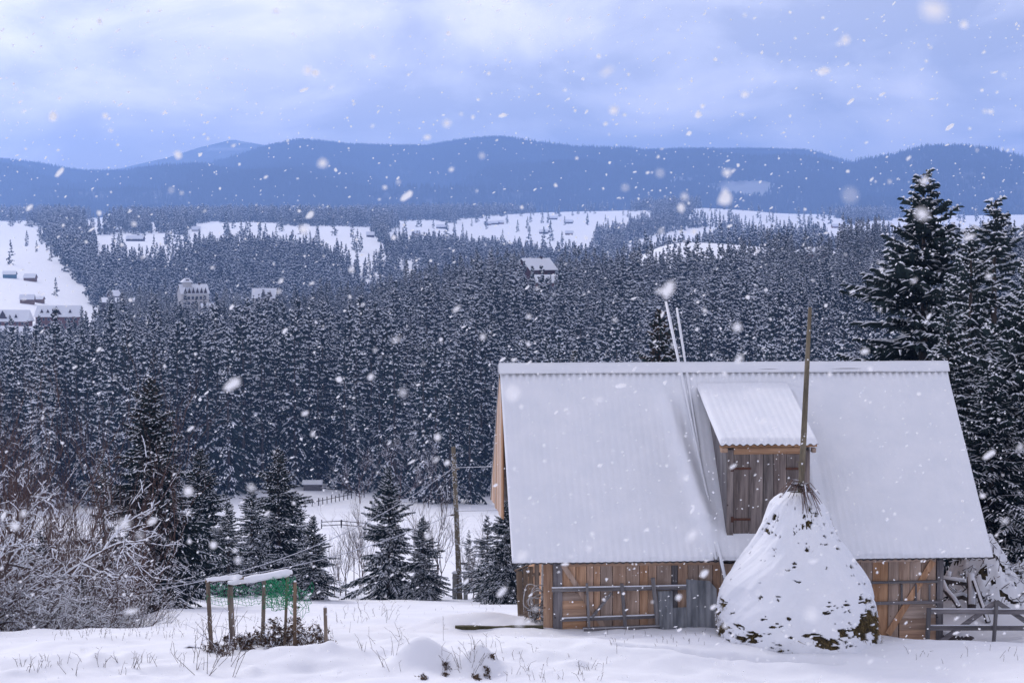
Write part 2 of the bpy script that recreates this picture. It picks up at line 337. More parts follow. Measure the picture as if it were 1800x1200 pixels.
RID2 = [(-500, 330), (0, 325), (100, 312), (200, 301), (300, 277), (350, 260), (410, 246), (460, 254), (520, 262), (700, 290), (1000, 310), (2300, 330)]
RID3 = [(-500, 380), (1300, 370), (1430, 325), (1500, 298), (1560, 289), (1630, 271), (1700, 276), (1760, 280), (1800, 286), (1950, 300), (2300, 280)]
far_m = mountain('mountain_far', RID2, 12500, 9800, 350, [(400, 262, 45, 3, .5), (430, 250, 30, 2.5, .6)], MM, 60, 40)
mid_m = mountain('mountain_ridge', RID1, 9000, 5200, 392, [(1195, 320, 30, 6, .8), (1310, 333, 75, 20, .55), (1400, 356, 40, 5, .5), (1410, 296, 30, 9, .3), (1250, 350, 40, 8, .3)], MM, 70)
near_m = mountain('mountain_right', RID3, 7600, 4700, 392, [], MM, 80)
# ================================================================== TREES
def unit(a): return a / np.maximum(np.linalg.norm(a, axis=-1, keepdims=True), 1e-9)
def spruce(H, Rb, seed, dz, nb, step, tw=.05, tl=.34, droop=.5, psnow=.5, hang=.5, z0=.06, brown=0.0, pw=.85, gap=0.0, snt=.035, irr=.2, elow=-8, so=.25, bw=.9):
    g = np.random.default_rng(seed); T = []; M = []; ph = g.uniform(0, 6.28, 4)
    z = z0 * H
    while z < H * .985:
        t = z / H; L = Rb * max((1 - t) ** pw, .02) * (1 if t > .12 else .8 + t * 1.6)
        for b in range(max(4, int(nb * (1 - .35 * t)))):
            if g.random() < gap: continue
            az = g.uniform(0, 2 * np.pi); zb = min(z + g.uniform(-.6, .6) * dz, H * .985); Lb = L * g.uniform(.62, 1.12) * (1 + irr * math.sin(z / H * 17 + ph[0] + az) * math.sin(2 * az + ph[1]) + irr * .5 * math.sin(z / H * 41 + ph[2])) * (1.25 if g.random() < .1 else 1); e0 = math.tan(R(elow + (44 - elow) * t ** 1.2 + g.normal() * 6))
            dr = np.array([math.cos(az), math.sin(az), 0]); sd = np.array([-dr[1], dr[0], 0])
            n = max(2, int(Lb / step)); S = (np.arange(n) + g.uniform(.2, .9, n)) / n; S = S[S > .1] if n > 3 else S
            dro = droop * (1 - .65 * t)
            def pos(s): return np.array([0, 0, zb]) + dr * (Lb * s)[:, None] + np.array([0, 0, 1.]) * (Lb * (e0 * s - dro * s ** 2 + .45 * dro * s ** 3))[:, None]
            P = pos(S); n = len(S); tx = unit(pos(S + .03) - pos(S - .03))
            for side in (-1, 1):
                k = g.random(n); ln = np.minimum((tl * Lb * (1.05 - S) + tl * .35) * (.65 + .6 * k), tl * 2.2)[:, None]
                D = unit(tx * .75 + side * sd * (.85 + .2 * g.normal(size=(n, 1))) + np.array([0, 0, 1]) * (-.28 + .16 * g.normal(size=(n, 1))))
                W = unit(tx * .6 + np.array([0, 0, 1]) * (.6 + .6 * g.random((n, 1)))) * tw * (.7 + .8 * g.random((n, 1)))
                mid = P + D * ln * .55 + np.array([0, 0, -.04]) * ln; tip = P + D * ln - np.array([0, 0, .16]) * ln
                T += [np.stack([P - W * .4, P + W * .4, mid + W], 1), np.stack([P - W * .4, mid + W, mid - W], 1), np.stack([mid - W, mid + W, tip], 1)]
                isb = (g.random(n) < brown * max(0, (t - .55) / .45)).astype(int) * 2
                M += [isb, isb, isb]
                q = np.nonzero(g.random(n) < psnow * (so + 1.25 * (1 - so) * S))[0]
                if len(q):
                    up = np.array([0, 0, 1.]) * (snt + np.abs(W[q, 2:3]) * 1.0) ; W2 = sd * 0 + unit(np.cross(D[q], np.array([0, 0, 1.]))) * tw * 1.05
                    a0 = P[q] * .35 + mid[q] * .65 + up * .8; a1 = tip[q] + up * .55; md = mid[q] + up * 1.35
                    T += [np.stack([a0 - W2, md, a1], 1), np.stack([a0 + W2, a1, md], 1), np.stack([a0 - W2, a0 + W2, md], 1)]; M += [np.ones(len(q), int)] * 3
            if hang:
                q = np.nonzero(g.random(n) < hang)[0]
                if len(q):
                    m_ = len(q); ln = tl * (.35 + .8 * g.random((m_, 1))) * (1 - .5 * t); h = P[q]; W = unit(g.normal(size=(m_, 3)) * [1, 1, .1]) * tw * 1.0
                    T.append(np.stack([h - W, h + W, h - np.array([0, 0, 1]) * ln + g.normal(size=(m_, 3)) * .05 * ln], 1)); M.append(np.zeros(m_, int))
            # snow lying along the bough
            if psnow > 0:
                sg = np.linspace(.22, 1.0, max(3, int(5 * Lb ** .5))); sg = sg + g.normal(size=len(sg)) * .01; C = pos(sg) + np.array([0, 0, snt * 1.1]); wv = sd * tw * bw + np.array([0, 0, -.35 * tw * bw])
                keep = g.random(len(sg) - 1) < psnow * 1.1
                for a, bb in zip(C[:-1][keep], C[1:][keep]):
                    T.append(np.array([[a - wv, bb - wv * .7, (a + bb) / 2 + [0, 0, snt * 1.2]], [a + wv, (a + bb) / 2 + [0, 0, snt * 1.2], bb + wv * .7]])); M.append(np.ones(2, int))
        z += dz * g.uniform(.75, 1.25) * (1 - .45 * t)
    # leader
    for k in range(5):
        a = g.uniform(0, 6.28); w = np.array([math.cos(a), math.sin(a), 0]) * tw * .45; T.append(np.array([[[0, 0, H * .94] - w, [0, 0, H * .94] + w, [0, 0, H]]])); M.append(np.zeros(1, int))
    return np.concatenate(T), np.concatenate(M)
def trunk_mesh(H, r, n=7):
    b = MB(); b.tube([(0, 0, -.6), (0, 0, .05 * H), (.01 * H * .3, 0, .5 * H), (0, 0, .99 * H)], [r * 1.25, r, r * .55, r * .05], n); return b.mesh('trunk', True)
NEARV = [spruce(10, 2.6, 100, .20, 10, .07, tw=.032, tl=.32, hang=.95, psnow=.34, brown=.6, z0=.03, snt=.018, irr=.35, elow=-14), spruce(10, 2.8, 101, .21, 10, .07, tw=.032, tl=.32, hang=.95, psnow=.46, z0=.03, snt=.02, irr=.35, elow=-16), spruce(10, 2.4, 102, .27, 8, .07, tw=.03, tl=.30, hang=.9, psnow=.66, z0=.03, gap=.12, snt=.024, irr=.45, elow=-12),
         spruce(10, 3.5, 103, .25, 9, .085, tw=.038, tl=.32, hang=.9, psnow=.5, z0=.02, snt=.024, irr=.4, elow=-8), spruce(10, 2.1, 104, .29, 7, .08, tw=.024, tl=.28, psnow=.5, brown=.3, gap=.2, pw=.75, snt=.02, irr=.5),
         spruce(10, 2.1, 105, .23, 8, .07, tw=.031, tl=.30, hang=.9, psnow=.58, z0=.03, pw=.8, snt=.022, irr=.4, elow=-14)]
NM = [soup('spruce_crown', T, M) for T, M in NEARV]
for m_ in NM:
    for k in (needle, tsnow, needleb): m_.materials.append(k)
NT = trunk_mesh(10, .16); NT.materials.append(bark)
def near_spruce(px, rowtop, Y, v, label, wide=1.0, base=None, group=None):
    g = at_depth(px, Y); H = PT(px, rowtop, Y)[2] - g[2]
    o = thing('spruce_tree', label, 'spruce', tuple(g), rnd.uniform(0, 6.28), group); s = H / 10
    o.scale = (s * wide, s * wide, s)
    for me, nm in ((NT, 'trunk'), (NM[v], 'crown')):
        c = bpy.data.objects.new(nm, me); col.objects.link(c); c.parent = o
    return o
SP = [
 (262, 660, 80, 0, 'tall dark spruce with rusty brown top, left of the green netted trellis', 1.25),
 (350, 785, 107, 0, 'dark narrow spruce just right of the tall rusty-topped spruce', 1.3),
 (178, 788, 110, 4, 'thin-topped spruce rising behind the bare bushes on the left', 1.0),
 (398, 880, 99, 5, 'small snowy spruce left of the meadow, behind the trellis', 1.5),
 (440, 848, 103, 5, 'slim snowy spruce behind the trellis, left of the brown-topped one', 1.5),
 (487, 785, 106, 0, 'brown-topped spruce directly behind the netted trellis', 1.3),
 (548, 905, 90, 3, 'low broad bright-green spruce right of the netted trellis', 1.15),
 (520, 870, 112, 5, 'frosted spruce between brown-topped spruce and meadow', 1.4),
 (682, 820, 96, 3, 'broad bushy spruce in front of the meadow, left of the utility pole', .92),
 (742, 905, 93, 1, 'shaggy spruce just left of the utility pole', 1.2),
 (824, 930, 110, 4, 'little sparse spruce just right of the utility pole', 1.0),
 (856, 905, 92, 2, 'snow-laden spruce by the left end of the barn', 1.3),
 (889, 875, 88, 1, 'dark spruce partly hidden by the left barn gable', 1.2),
 (940, 920, 96, 1, 'spruce behind the grey boards at the barn corner', 1.2),
 (65, 930, 66, 2, 'small snow-heavy spruce among the bare bushes at left', 1.4),
 (140, 1010, 58, 2, 'tiny snowy spruce at the foot of the bare bushes', 1.6),
 (230, 905, 92, 1, 'wide low spruce under the tall rusty-topped spruce', 1.3),
 (308, 900, 94, 1, 'shorter spruce to the right of the tall rusty-topped trunk', 1.3),
 (1160, 540, 84, 0, 'dark spruce top rising behind the barn ridge by the leaning poles', .95),
 (1008, 612, 88, 4, 'spruce tip just showing over the left part of the barn ridge', .9),
 (1622, 298, 67, 1, 'tallest dark spruce behind the right end of the barn', 1.3),
 (1748, 345, 63, 2, 'tall snowy spruce second from the right picture edge', 1.4),
 (1706, 400, 61, 2, 'slender frosted spruce between the two tall right-hand spruces', 1.15),
 (1668, 530, 58.5, 5, 'snow-laden spruce close against the right barn gable', 1.35),
 (1812, 455, 58, 3, 'big snowy spruce cut off by the right picture edge', 1.0),
 (1745, 640, 57, 1, 'snowy lower spruce beside the power cables right of the barn', 1.35),
]
for a in SP: near_spruce(*a)
# ---- bare trees / bushes
def branching(g, p, d, L, r, lvl, out, spread=.7, up=.15, kids=3, shrink=.68, sag=0):
    n = 4; pts = [p]; cd_ = d
    for i in range(n):
        cd_ = unit(cd_ + g.normal(size=3) * .13 + np.array([0, 0, up * .3 - sag * .25])); pts.append(pts[-1] + cd_ * L / n)
    for i in range(n):
        out.append((pts[i], pts[i + 1], r * (1 - .5 * i / n), r * (1 - .5 * (i + 1) / n)))
    if lvl > 0:
        for k in range(kids + int(g.random() * 2)):
            i = g.integers(1, n + 1); bd = unit(unit(pts[i] - pts[i - 1]) + g.normal(size=3) * spread + np.array([0, 0, up]))
            branching(g, pts[i], bd, L * shrink * g.uniform(.7, 1.15), r * .55, lvl - 1, out, spread, up, kids, shrink, sag)
def segs_tris(out, g, ps=.6, sth=.5, smin=.01):
    A = np.array([o[0] for o in out]); B = np.array([o[1] for o in out]); ra = np.array([o[2] for o in out])[:, None]; rb = np.array([o[3] for o in out])[:, None]
    d = unit(B - A); ref = np.where(np.abs(d[:, 2:3]) > .9, np.array([[1., 0, 0]]), np.array([[0, 0, 1.]])); e1 = unit(np.cross(d, ref)); e2 = np.cross(e1, d)
    T = []; M = []
    for k in range(3):
        a0, a1 = 2 * np.pi * k / 3 - np.pi / 2, 2 * np.pi * (k + 1) / 3 - np.pi / 2
        n0 = e1 * math.cos(a0) + e2 * math.sin(a0); n1 = e1 * math.cos(a1) + e2 * math.sin(a1)
        T += [np.stack([A + n0 * ra, A + n1 * ra, B + n1 * rb], 1), np.stack([A + n0 * ra, B + n1 * rb, B + n0 * rb], 1)]; M += [np.zeros(len(A), int)] * 2
    q = np.nonzero((np.abs(d[:, 2]) < .86) & (g.random(len(A)) < ps))[0]
    hz_ = e1[q]; w = ra[q] * 1.05 + smin * .4; u = np.array([0, 0, 1.]); h = ra[q] * .9 + smin * sth * 2
    a, b = A[q] + u * ra[q] * .55, B[q] + u * rb[q] * .55
    T += [np.stack([a - hz_ * w, b - hz_ * w, (a + b) / 2 + u * h], 1), np.stack([a - hz_ * w, (a + b) / 2 + u * h, a + hz_ * w], 1), np.stack([b + hz_ * w, a + hz_ * w, (a + b) / 2 + u * h], 1), np.stack([b - hz_ * w, b + hz_ * w, (a + b) / 2 + u * h], 1)]
    M += [np.ones(len(q), int)] * 4
    return np.concatenate(T), np.concatenate(M)
def bare_mesh(seed, stems, L, r, lvl, lean=(0, 0), spread=.7, up=.15, kids=3, ps=.6, smin=.012, shrink=.68, sag=0, fan=.5, m=twigm, base=.3):
    g = np.random.default_rng(seed); out = []
    for k in range(stems):
        d = unit(np.array([lean[0] + g.normal() * fan, lean[1] + g.normal() * fan, 1.0])); p = np.array([g.normal() * base, g.normal() * base, -.2])
        branching(g, p, d, L * g.uniform(.7, 1.1), r, lvl, out, spread, up, kids, shrink, sag)
    T, M = segs_tris(out, g, ps, .5, smin); me = soup('branches', T, M); me.materials.append(m); me.materials.append(tsnow); return me
def bare(name, label, cat, px, Y, me, s=1.0, rz=None, group=None):
    g = at_depth(px, Y); o = tag(link(me, name, None), label, cat, group); o.location = tuple(g); o.scale = (s, s, s); o.rotation_euler[2] = rnd.uniform(0, 6.28) if rz is None else rz; return o
BU = [bare_mesh(200, 13, 2.0, .026, 4, spread=.55, up=.10, kids=3, ps=.42, smin=.010, fan=.7), bare_mesh(201, 14, 1.7, .022, 4, spread=.6, up=.05, kids=3, ps=.45, smin=.010, fan=.9),
      bare_mesh(202, 24, 1.9, .018, 4, spread=.40, up=.3, kids=3, ps=.04, smin=.006, fan=.45, m=twigr)]
LB = bare_mesh(210, 5, 3.0, .075, 5, lean=(.42, -.05), spread=.5, up=.10, kids=3, ps=.8, smin=.018, sag=.16, fan=.4, m=twigm)
bare('bare_tree', 'bare snow-lined tree arching in from the left picture edge', 'bare tree', -85, 53, LB, 1.3, 0.0)
for (px, Y, v, s, lb) in [(10, 52, 1, 1.1, 'tangled snowy bush at the left picture edge, lowest'), (75, 54, 0, 1.3, 'snow-lined bush with long arching twigs, left foreground'), (140, 56, 1, 1.1, 'spreading snowy bush nearest the open snow, left'),
                          (85, 63, 0, 1.6, 'large frosted bush behind the arching-twig bush'), (20, 66, 0, 2.0, 'tall frosted bush at far left behind the others'), (165, 60, 1, .95, 'low grey bush at the foot of the tall rusty-topped spruce'),
                          (30, 72, 2, 2.7, 'reddish brown leafless thicket above the snowy bushes'), (85, 72, 2, 2.0, 'brown leafless thicket right of the redder one'), (-30, 76, 2, 3.6, 'brown leafless thicket cut by the left picture edge'), (140, 66, 2, 1.1, 'small brown thicket beside the rusty-topped spruce'), (60, 64, 2, 1.6, 'dark brown brush between the frosted bushes')]:
    bare('bare_bush', lb, 'bush', px, Y, BU[v], s, group='leafless bushes on the left')
SAP = [bare_mesh(220, 1, 3.0, .05, 5, spread=.5, up=.35, kids=3, ps=.5, smin=.02, fan=.1, base=.02), bare_mesh(221, 5, 2.4, .03, 4, spread=.45, up=.35, ps=.55, smin=.015, fan=.2), bare_mesh(222, 1, 3.0, .06, 5, spread=.55, up=.3, kids=3, ps=.3, smin=.03, fan=.1, base=.02, m=twigr)]
for (px, Y, v, s, lb) in [(636, 120, 1, 1.2, 'thin leafless saplings left of the broad bushy spruce'), (765, 100, 1, 1.3, 'frosted leafless saplings left of the utility pole'), (835, 98, 1, .8, 'low frosted saplings right of the utility pole'), (600, 100, 1, .8, 'low leafless scrub beside the bright-green spruce')]:
    bare('bare_sapling', lb, 'sapling', px, Y, SAP[v], s)
for (px, Y, v, s, lb) in [(632, 338, 2, 1.75, 'round brown leafless tree at the meadow edge by the little shed'), (700, 336, 2, 2.0, 'brown leafless tree at the forest edge right of the round one'), (752, 332, 0, 2.1, 'frosted leafless tree at the forest edge above the meadow'), (735, 345, 0, 2.1, 'pale leafless tree behind the frosted forest-edge tree')]:
    bare('bare_tree', lb, 'bare tree', px, Y, SAP[v], s)
# ---- forest on the opposite hillside
FV = [spruce(18, [2.7, 3.0, 2.5, 2.9, 2.6, 3.1, 2.7, 2.4][k], 300 + k, .80, 8, .42, tw=.13, tl=.50, droop=.7, psnow=[.46, .68, .28, .60, .85, .40, .70, .2][k], hang=.9, z0=.04, pw=[.8, .9, .75, .85, .8, .95, .7, .85][k], snt=.08, elow=-30, irr=.4, so=.12, gap=.1, bw=1.7) for k in range(8)]
FM = [soup('spruce_crown', T, M) for T, M in FV]
for m_ in FM: [m_.materials.append(k) for k in (needle, tsnow, needleb)]
FT = trunk_mesh(18, .2, 5); FT.materials.append(bark)
def inpoly(px, py, poly):
    ins = np.zeros(px.shape, bool); n = len(poly)
    for i in range(n):
        (x0, y0), (x1, y1) = poly[i], poly[(i + 1) % n]
        c = (y0 > py) != (y1 > py)
        ins ^= c & (px < (x1 - x0) * (py - y0) / ((y1 - y0) if y1 != y0 else 1e-9) + x0)
    return ins
FIELDS = [[(-400, 380), (0, 390), (45, 388), (95, 408), (95, 416), (-400, 422)], [(165, 415), (310, 408), (345, 420), (310, 440), (165, 436)], [(130, 378), (205, 371), (208, 380), (150, 388)],
 [(335, 402), (370, 389), (505, 393), (470, 412), (335, 414)], [(440, 396), (640, 399), (695, 445), (640, 440), (560, 425), (440, 408)], [(680, 388), (760, 387), (850, 402), (880, 420), (690, 410)],
 [(800, 385), (1000, 370), (1170, 369), (1060, 398), (1055, 432), (950, 434), (860, 422), (805, 408)], [(1085, 432), (1180, 412), (1260, 394), (1290, 400), (1230, 418), (1100, 442)], [(1215, 362), (1450, 374), (1450, 386), (1215, 375)],
 [(1290, 384), (1470, 378), (1490, 392), (1300, 398)], [(1440, 400), (1600, 381), (2300, 372), (2300, 416), (1600, 420), (1450, 424)], [(600, 466), (640, 472), (695, 492), (660, 494), (600, 474)], [(690, 452), (730, 456), (745, 472), (700, 470)]]
def scatter(y0, y1, sp0, seed, umax=.285):
    g = np.random.default_rng(seed); n = int((y1 ** 2 - y0 ** 2) * umax / sp0 ** 2)
    m = int(math.sqrt(n)) + 1
    a, b = np.meshgrid(np.arange(m), np.arange(m)); a = (a.ravel() + g.uniform(-.1, 1.1, m * m)) / m; b = (b.ravel() + g.uniform(-.1, 1.1, m * m)) / m; a = np.clip(a, 0, 1)
    Y = np.sqrt(y0 ** 2 + a * (y1 ** 2 - y0 ** 2)); X = (b * 2 - 1) * umax * Y
    return X, Y, HT(X, Y), g
HOUSE_CLEAR = []                              # px, depth, half width, depth range : no trees on or right before a house
def clear_of_houses(px, Y, X):
    k = np.ones(px.shape, bool)
    for (hp, hd, hw, fr, bk) in HOUSE_CLEAR: k &= ~((np.abs(X - (hp - 900) / F * hd) < hw) & (Y > hd - fr) & (Y < hd + bk))
    return k
HOUSE_CLEAR += [(348, 1000, 13, 34, 14), (100, 1000, 17, 34, 14), (18, 990, 16, 36, 12), (20, 930, 18, 30, 10), (205, 1060, 12, 30, 12), (955, 760, 10, 30, 10), (955, 738, 6, 10, 6), (466, 960, 9, 25, 10), (1425, 850, 7, 30, 10), (1690, 820, 8, 30, 10)]
edge_px = [-400, 0, 300, 420, 480, 540, 600, 640, 700, 760, 870, 950, 2200]; edge_d = [300, 310, 330, 352, 362, 372, 366, 352, 344, 340, 338, 332, 330]
X, Y, Z, g = scatter(322, 1090, 6.9, 41)
PXa, RWa = PROJ(np.stack([X, Y, Z], -1))
keep = (Y > np.interp(PXa, edge_px, edge_d)) & clear_of_houses(PXa, Y, X)
keep &= ~((PXa < 185) & (Y > 865)) & ~((PXa < 230) & (Y > 1010))
keep &= ~((PXa > 1060) & (PXa < 1480) & (Y > 930)) & ~((PXa > 450) & (Y > 930) & (PXa < 1060))
keep &= ~((fbm(X / 30, Y / 40, 2, 91) > .95))
X, Y, Z = X[keep], Y[keep], Z[keep]; PXa = PXa[keep]
hgt = (np.interp(Y, [340, 520, 700, 850], [25, 24, 19, 15.5]) + 3.2 * fbm(X / 60, Y / 60, 2, 92) + g.normal(size=len(X)) * 2.8) * np.interp(PXa, [0, 300, 900, 1800], [.95, 1.0, 1.08, 1.1]); hgt = np.clip(hgt, 7, 33)
hgt = np.where((np.abs(PXa - 348) < 35) & (Y > 850), hgt * .6, hgt); hgt = np.where((PXa < 170) & (Y > 760), hgt * .62, hgt)
hgt = np.where((np.abs(PXa - 955) < 22) & (Y > 640), hgt * .75, hgt)
var = np.clip((fbm(X / 45, Y / 70, 2, 96) * 2.2 + 3.5 + g.normal(size=len(X)) * 2.0).astype(int), 0, 7); var = np.where((Y > 690) & (PXa > 420), np.minimum(var, 3), var); var = np.array([7, 2, 5, 0, 3, 6, 1, 4])[var]; rot = g.uniform(0, 6.28, len(X))
gx = nodes = None
def instancer(name, label, X, Y, Z, scl, var, rot, meshes, wid=None):
    src = bpy.data.collections.new(name + '_kinds')
    for k, me in enumerate(meshes):
        o = bpy.data.objects.new('%s_kind_%d' % (name, k), me); src.objects.link(o)
    me = bpy.data.meshes.new(name); me.vertices.add(len(X)); me.vertices.foreach_set('co', np.stack([X, Y, Z], -1).astype(np.float32).ravel())
    for nm, ar, ty in (('scl', scl, 'FLOAT'), ('rotz', rot, 'FLOAT'), ('var', var, 'INT'), ('wid', scl if wid is None else wid, 'FLOAT')):
        a = me.attributes.new(nm, ty, 'POINT'); a.data.foreach_set('value', np.asarray(ar, np.int32 if ty == 'INT' else np.float32))
    ob = bpy.data.objects.new(name, me); col.objects.link(ob); kind(ob, 'stuff', label)
    ng = bpy.data.node_groups.new(name, 'GeometryNodeTree')
    ng.interface.new_socket('Geometry', in_out='INPUT', socket_type='NodeSocketGeometry'); ng.interface.new_socket('Geometry', in_out='OUTPUT', socket_type='NodeSocketGeometry')
    gi = ng.nodes.new('NodeGroupInput'); go = ng.nodes.new('NodeGroupOutput')
    ci = ng.nodes.new('GeometryNodeCollectionInfo'); ci.inputs['Collection'].default_value = src; ci.inputs['Separate Children'].default_value = True; ci.inputs['Reset Children'].default_value = True
    ip = ng.nodes.new('GeometryNodeInstanceOnPoints'); ip.inputs['Pick Instance'].default_value = True
    def attr(nm, ty):
        a = ng.nodes.new('GeometryNodeInputNamedAttribute'); a.data_type = ty; a.inputs['Name'].default_value = nm; return a.outputs['Attribute']
    cr = ng.nodes.new('ShaderNodeCombineXYZ'); ng.links.new(attr('rotz', 'FLOAT'), cr.inputs[2])
    cs_ = ng.nodes.new('ShaderNodeCombineXYZ'); w_ = attr('wid', 'FLOAT'); ng.links.new(w_, cs_.inputs[0]); ng.links.new(w_, cs_.inputs[1]); ng.links.new(attr('scl', 'FLOAT'), cs_.inputs[2])
    ng.links.new(gi.outputs[0], ip.inputs['Points']); ng.links.new(ci.outputs[0], ip.inputs['Instance']); ng.links.new(attr('var', 'INT'), ip.inputs['Instance Index'])
    ng.links.new(cr.outputs[0], ip.inputs['Rotation']); ng.links.new(cs_.outputs[0], ip.inputs['Scale']); ng.links.new(ip.outputs[0], go.inputs[0])
    md = ob.modifiers.new('scatter', 'NODES'); md.node_group = ng
    return ob
# the 300 trees that show largest (near and in view) as things, the rest of the wood as one mass
inview = (PXa > -20) & (PXa < 1820) & ~((PXa > 885) & (PXa < 1660) & (CZ - (Z + hgt) > .0628 * Y))
score = np.where(inview, hgt / Y, 0); order = np.argsort(-score); ind = order[:300]; rest = order[300:]
for i in ind:
    o = thing('spruce_tree', 'snow-dusted forest spruce in the near rows of the wooded hillside', 'spruce', (X[i], Y[i], Z[i]), rot[i], 'spruces in the near rows of the wooded hillside')
    s = hgt[i] / 18; o.scale = (s * 1.1, s * 1.1, s)
    for me, nm in ((FT, 'trunk'), (FM[var[i]], 'crown')):
        c = bpy.data.objects.new(nm, me); col.objects.link(c); c.parent = o
instancer('hillside_forest', 'dense snow-dusted spruce forest covering the opposite hillside', X[rest], Y[rest], Z[rest], hgt[rest] / 18, var[rest], rot[rest], FM, hgt[rest] / 18 * 1.1)
# ---- far woods
GV = [spruce(16, 2.6, 400 + k, 1.5, 6, 1.1, tw=.42, tl=.62, droop=.5, psnow=[.32, .2, .42, .26][k], hang=.7, z0=.04, snt=.14, elow=-20, irr=.3) for k in range(4)]
GM = [soup('spruce_crown', T, M) for T, M in GV]
for m_ in GM: [m_.materials.append(k) for k in (needle, tsnow, needleb)]
def far_scatter(y0, y1, sp_, seed, hm):
    X, Y, Z, g = scatter(y0, y1, sp_, seed); P, W = PROJ(np.stack([X, Y, Z], -1)); tpx = F * hm / Y * .85
    fld = np.zeros(X.shape, bool); P0 = P; P = P + 18 * fbm(X / 90, Y / 160, 3, 93); W = W + 2.2 * fbm(X / 70 + 9, Y / 120, 3, 94)
    for poly in FIELDS: fld |= inpoly(P, W, poly) | inpoly(P, W - tpx * 1.15, poly) | inpoly(P, W - tpx * .6, poly)
    if y0 < 1400:
        fld |= (P < 175) & (Y < 1760) & (Y > 900) & (P < np.interp(Y, [1000, 1150, 1400, 1700], [235, 175, 150, 108]))
        fld |= (P > 1050) & (P < 1500) & (Y < 1360)
        fld |= (Y < np.interp(P, [0, 230, 300, 900, 1050, 1500, 2000], [1750, 1150, 1110, 1000, 1380, 1380, 1000]))
    fld |= (fbm(X / 170, Y / 330, 3, 95) > .5) & (Y > 2150)
    sparse = fld & (g.random(len(X)) < np.where(Y > 1400, .03, .012)) & (np.abs(fbm(X / 60, Y / 200, 2, 97)) < .35)
    k = (~fld | sparse) & clear_of_houses(P0, Y, X)
    X, Y, Z = X[k], Y[k], Z[k]; h = hm * (1 + .22 * g.normal(size=len(X))); h = np.clip(h, hm * .45, hm * 1.5)
    return X, Y, Z, h / 16, g.integers(0, 4, len(X)), g.uniform(0, 6.28, len(X))
parts = [far_scatter(1000, 2300, 7.5, 51, 17), far_scatter(2300, 4500, 13, 52, 19)]
A = [np.concatenate(q) for q in zip(*parts)]
instancer('far_woods', 'blue-hazed spruce woods on the far hills and round the village', *A[:4], A[4], A[5], GM, A[3] * 1.25)
g = np.random.default_rng(5)                   # small clumps of conical trees for the mountain slopes
pt = []
for k in range(9):
    x, y, h, r = g.uniform(-22, 22), g.uniform(-22, 22), g.uniform(14, 24), g.uniform(3.5, 5.5)
    for lv in range(3):
        zb, zt, rr = h * lv * .28 - 4, h * (.5 + .25 * lv), r * (1 - .28 * lv)
        an = np.linspace(0, 2 * np.pi, 6) + g.uniform(0, 1); ring = np.stack([x + rr * np.cos(an), y + rr * np.sin(an), np.full(6, zb)], 1)
        pt.append(np.stack([ring[:-1], ring[1:], np.tile([x, y, zt], (5, 1))], 1))
PM = soup('tree_clump', np.concatenate(pt)); PM.materials.append(needle)
for (o, Xm, Ym, Zm, cm, Vm), nm, n in ((mid_m, 'mountain_forest_main', 26000), (near_m, 'mountain_forest_right', 9000)):
    h, w = Xm.shape; i = g.uniform(2, 57, n); i[: n // 7] = g.uniform(53, 56.5, n // 7); j = g.uniform(50, w - 52, n)
    i0, j0 = i.astype(int), j.astype(int); fi, fj = i - i0, j - j0
    def bl(a): return a[i0, j0] * (1 - fi) * (1 - fj) + a[i0 + 1, j0] * fi * (1 - fj) + a[i0, j0 + 1] * (1 - fi) * fj + a[i0 + 1, j0 + 1] * fi * fj
    k = bl(cm) < .25 + .2 * g.random(n)
    instancer(nm, 'blue-hazed forest cover on the mountain slopes', bl(Xm)[k], bl(Ym)[k], bl(Zm)[k], np.full(k.sum(), 1.0) * g.uniform(.7, 1.3, k.sum()), np.zeros(k.sum(), int), g.uniform(0, 6.28, k.sum()), [PM], np.full(k.sum(), 1.2))
# ================================================================== BARN
YAW = 0.0784; BO = np.array([-0.002, 48.55]); BL, RUN, RISE, ZE = 12.0, 4.172, 4.491, 2.124
E1 = np.array([math.cos(YAW), math.sin(YAW)]); E2 = np.array([-math.sin(YAW), math.cos(YAW)])
SL = math.hypot(RUN, RISE); NRM = np.array([0, -RISE / SL, RUN / SL]); DWN = np.array([0, RUN / SL, RISE / SL])
def loc_ray(px, row):
    d = ray(px, row); o = np.array([0, 0, CZ]); o2 = np.array([(o[:2] - BO) @ E1, (o[:2] - BO) @ E2, CZ]); d2 = np.array([d[:2] @ E1, d[:2] @ E2, d[2]]); return o2, d2
def on_t(px, row, t):                         # barn-local point of a pixel on the plane t = const (parallel to the front wall)
    o, d = loc_ray(px, row); k = (t - o[1]) / d[1]; return o + d * k
def on_roof(px, row, off=0.0):
    o, d = loc_ray(px, row); p0 = np.array([0, 0, ZE]) + NRM * off; k = ((p0 - o) @ NRM) / (d @ NRM); return o + d * k
def to_world(p): return np.array([BO[0] + p[0] * E1[0] + p[1] * E2[0], BO[1] + p[0] * E1[1] + p[1] * E2[1], p[2]])
barn = thing('barn', 'wooden barn with a big steep snow-covered corrugated roof and loft door', 'barn', (BO[0], BO[1], 0), YAW)
LAM = BL / 68; TW = 0.45
def wave(s): return np.cos(2 * np.pi * s / LAM)
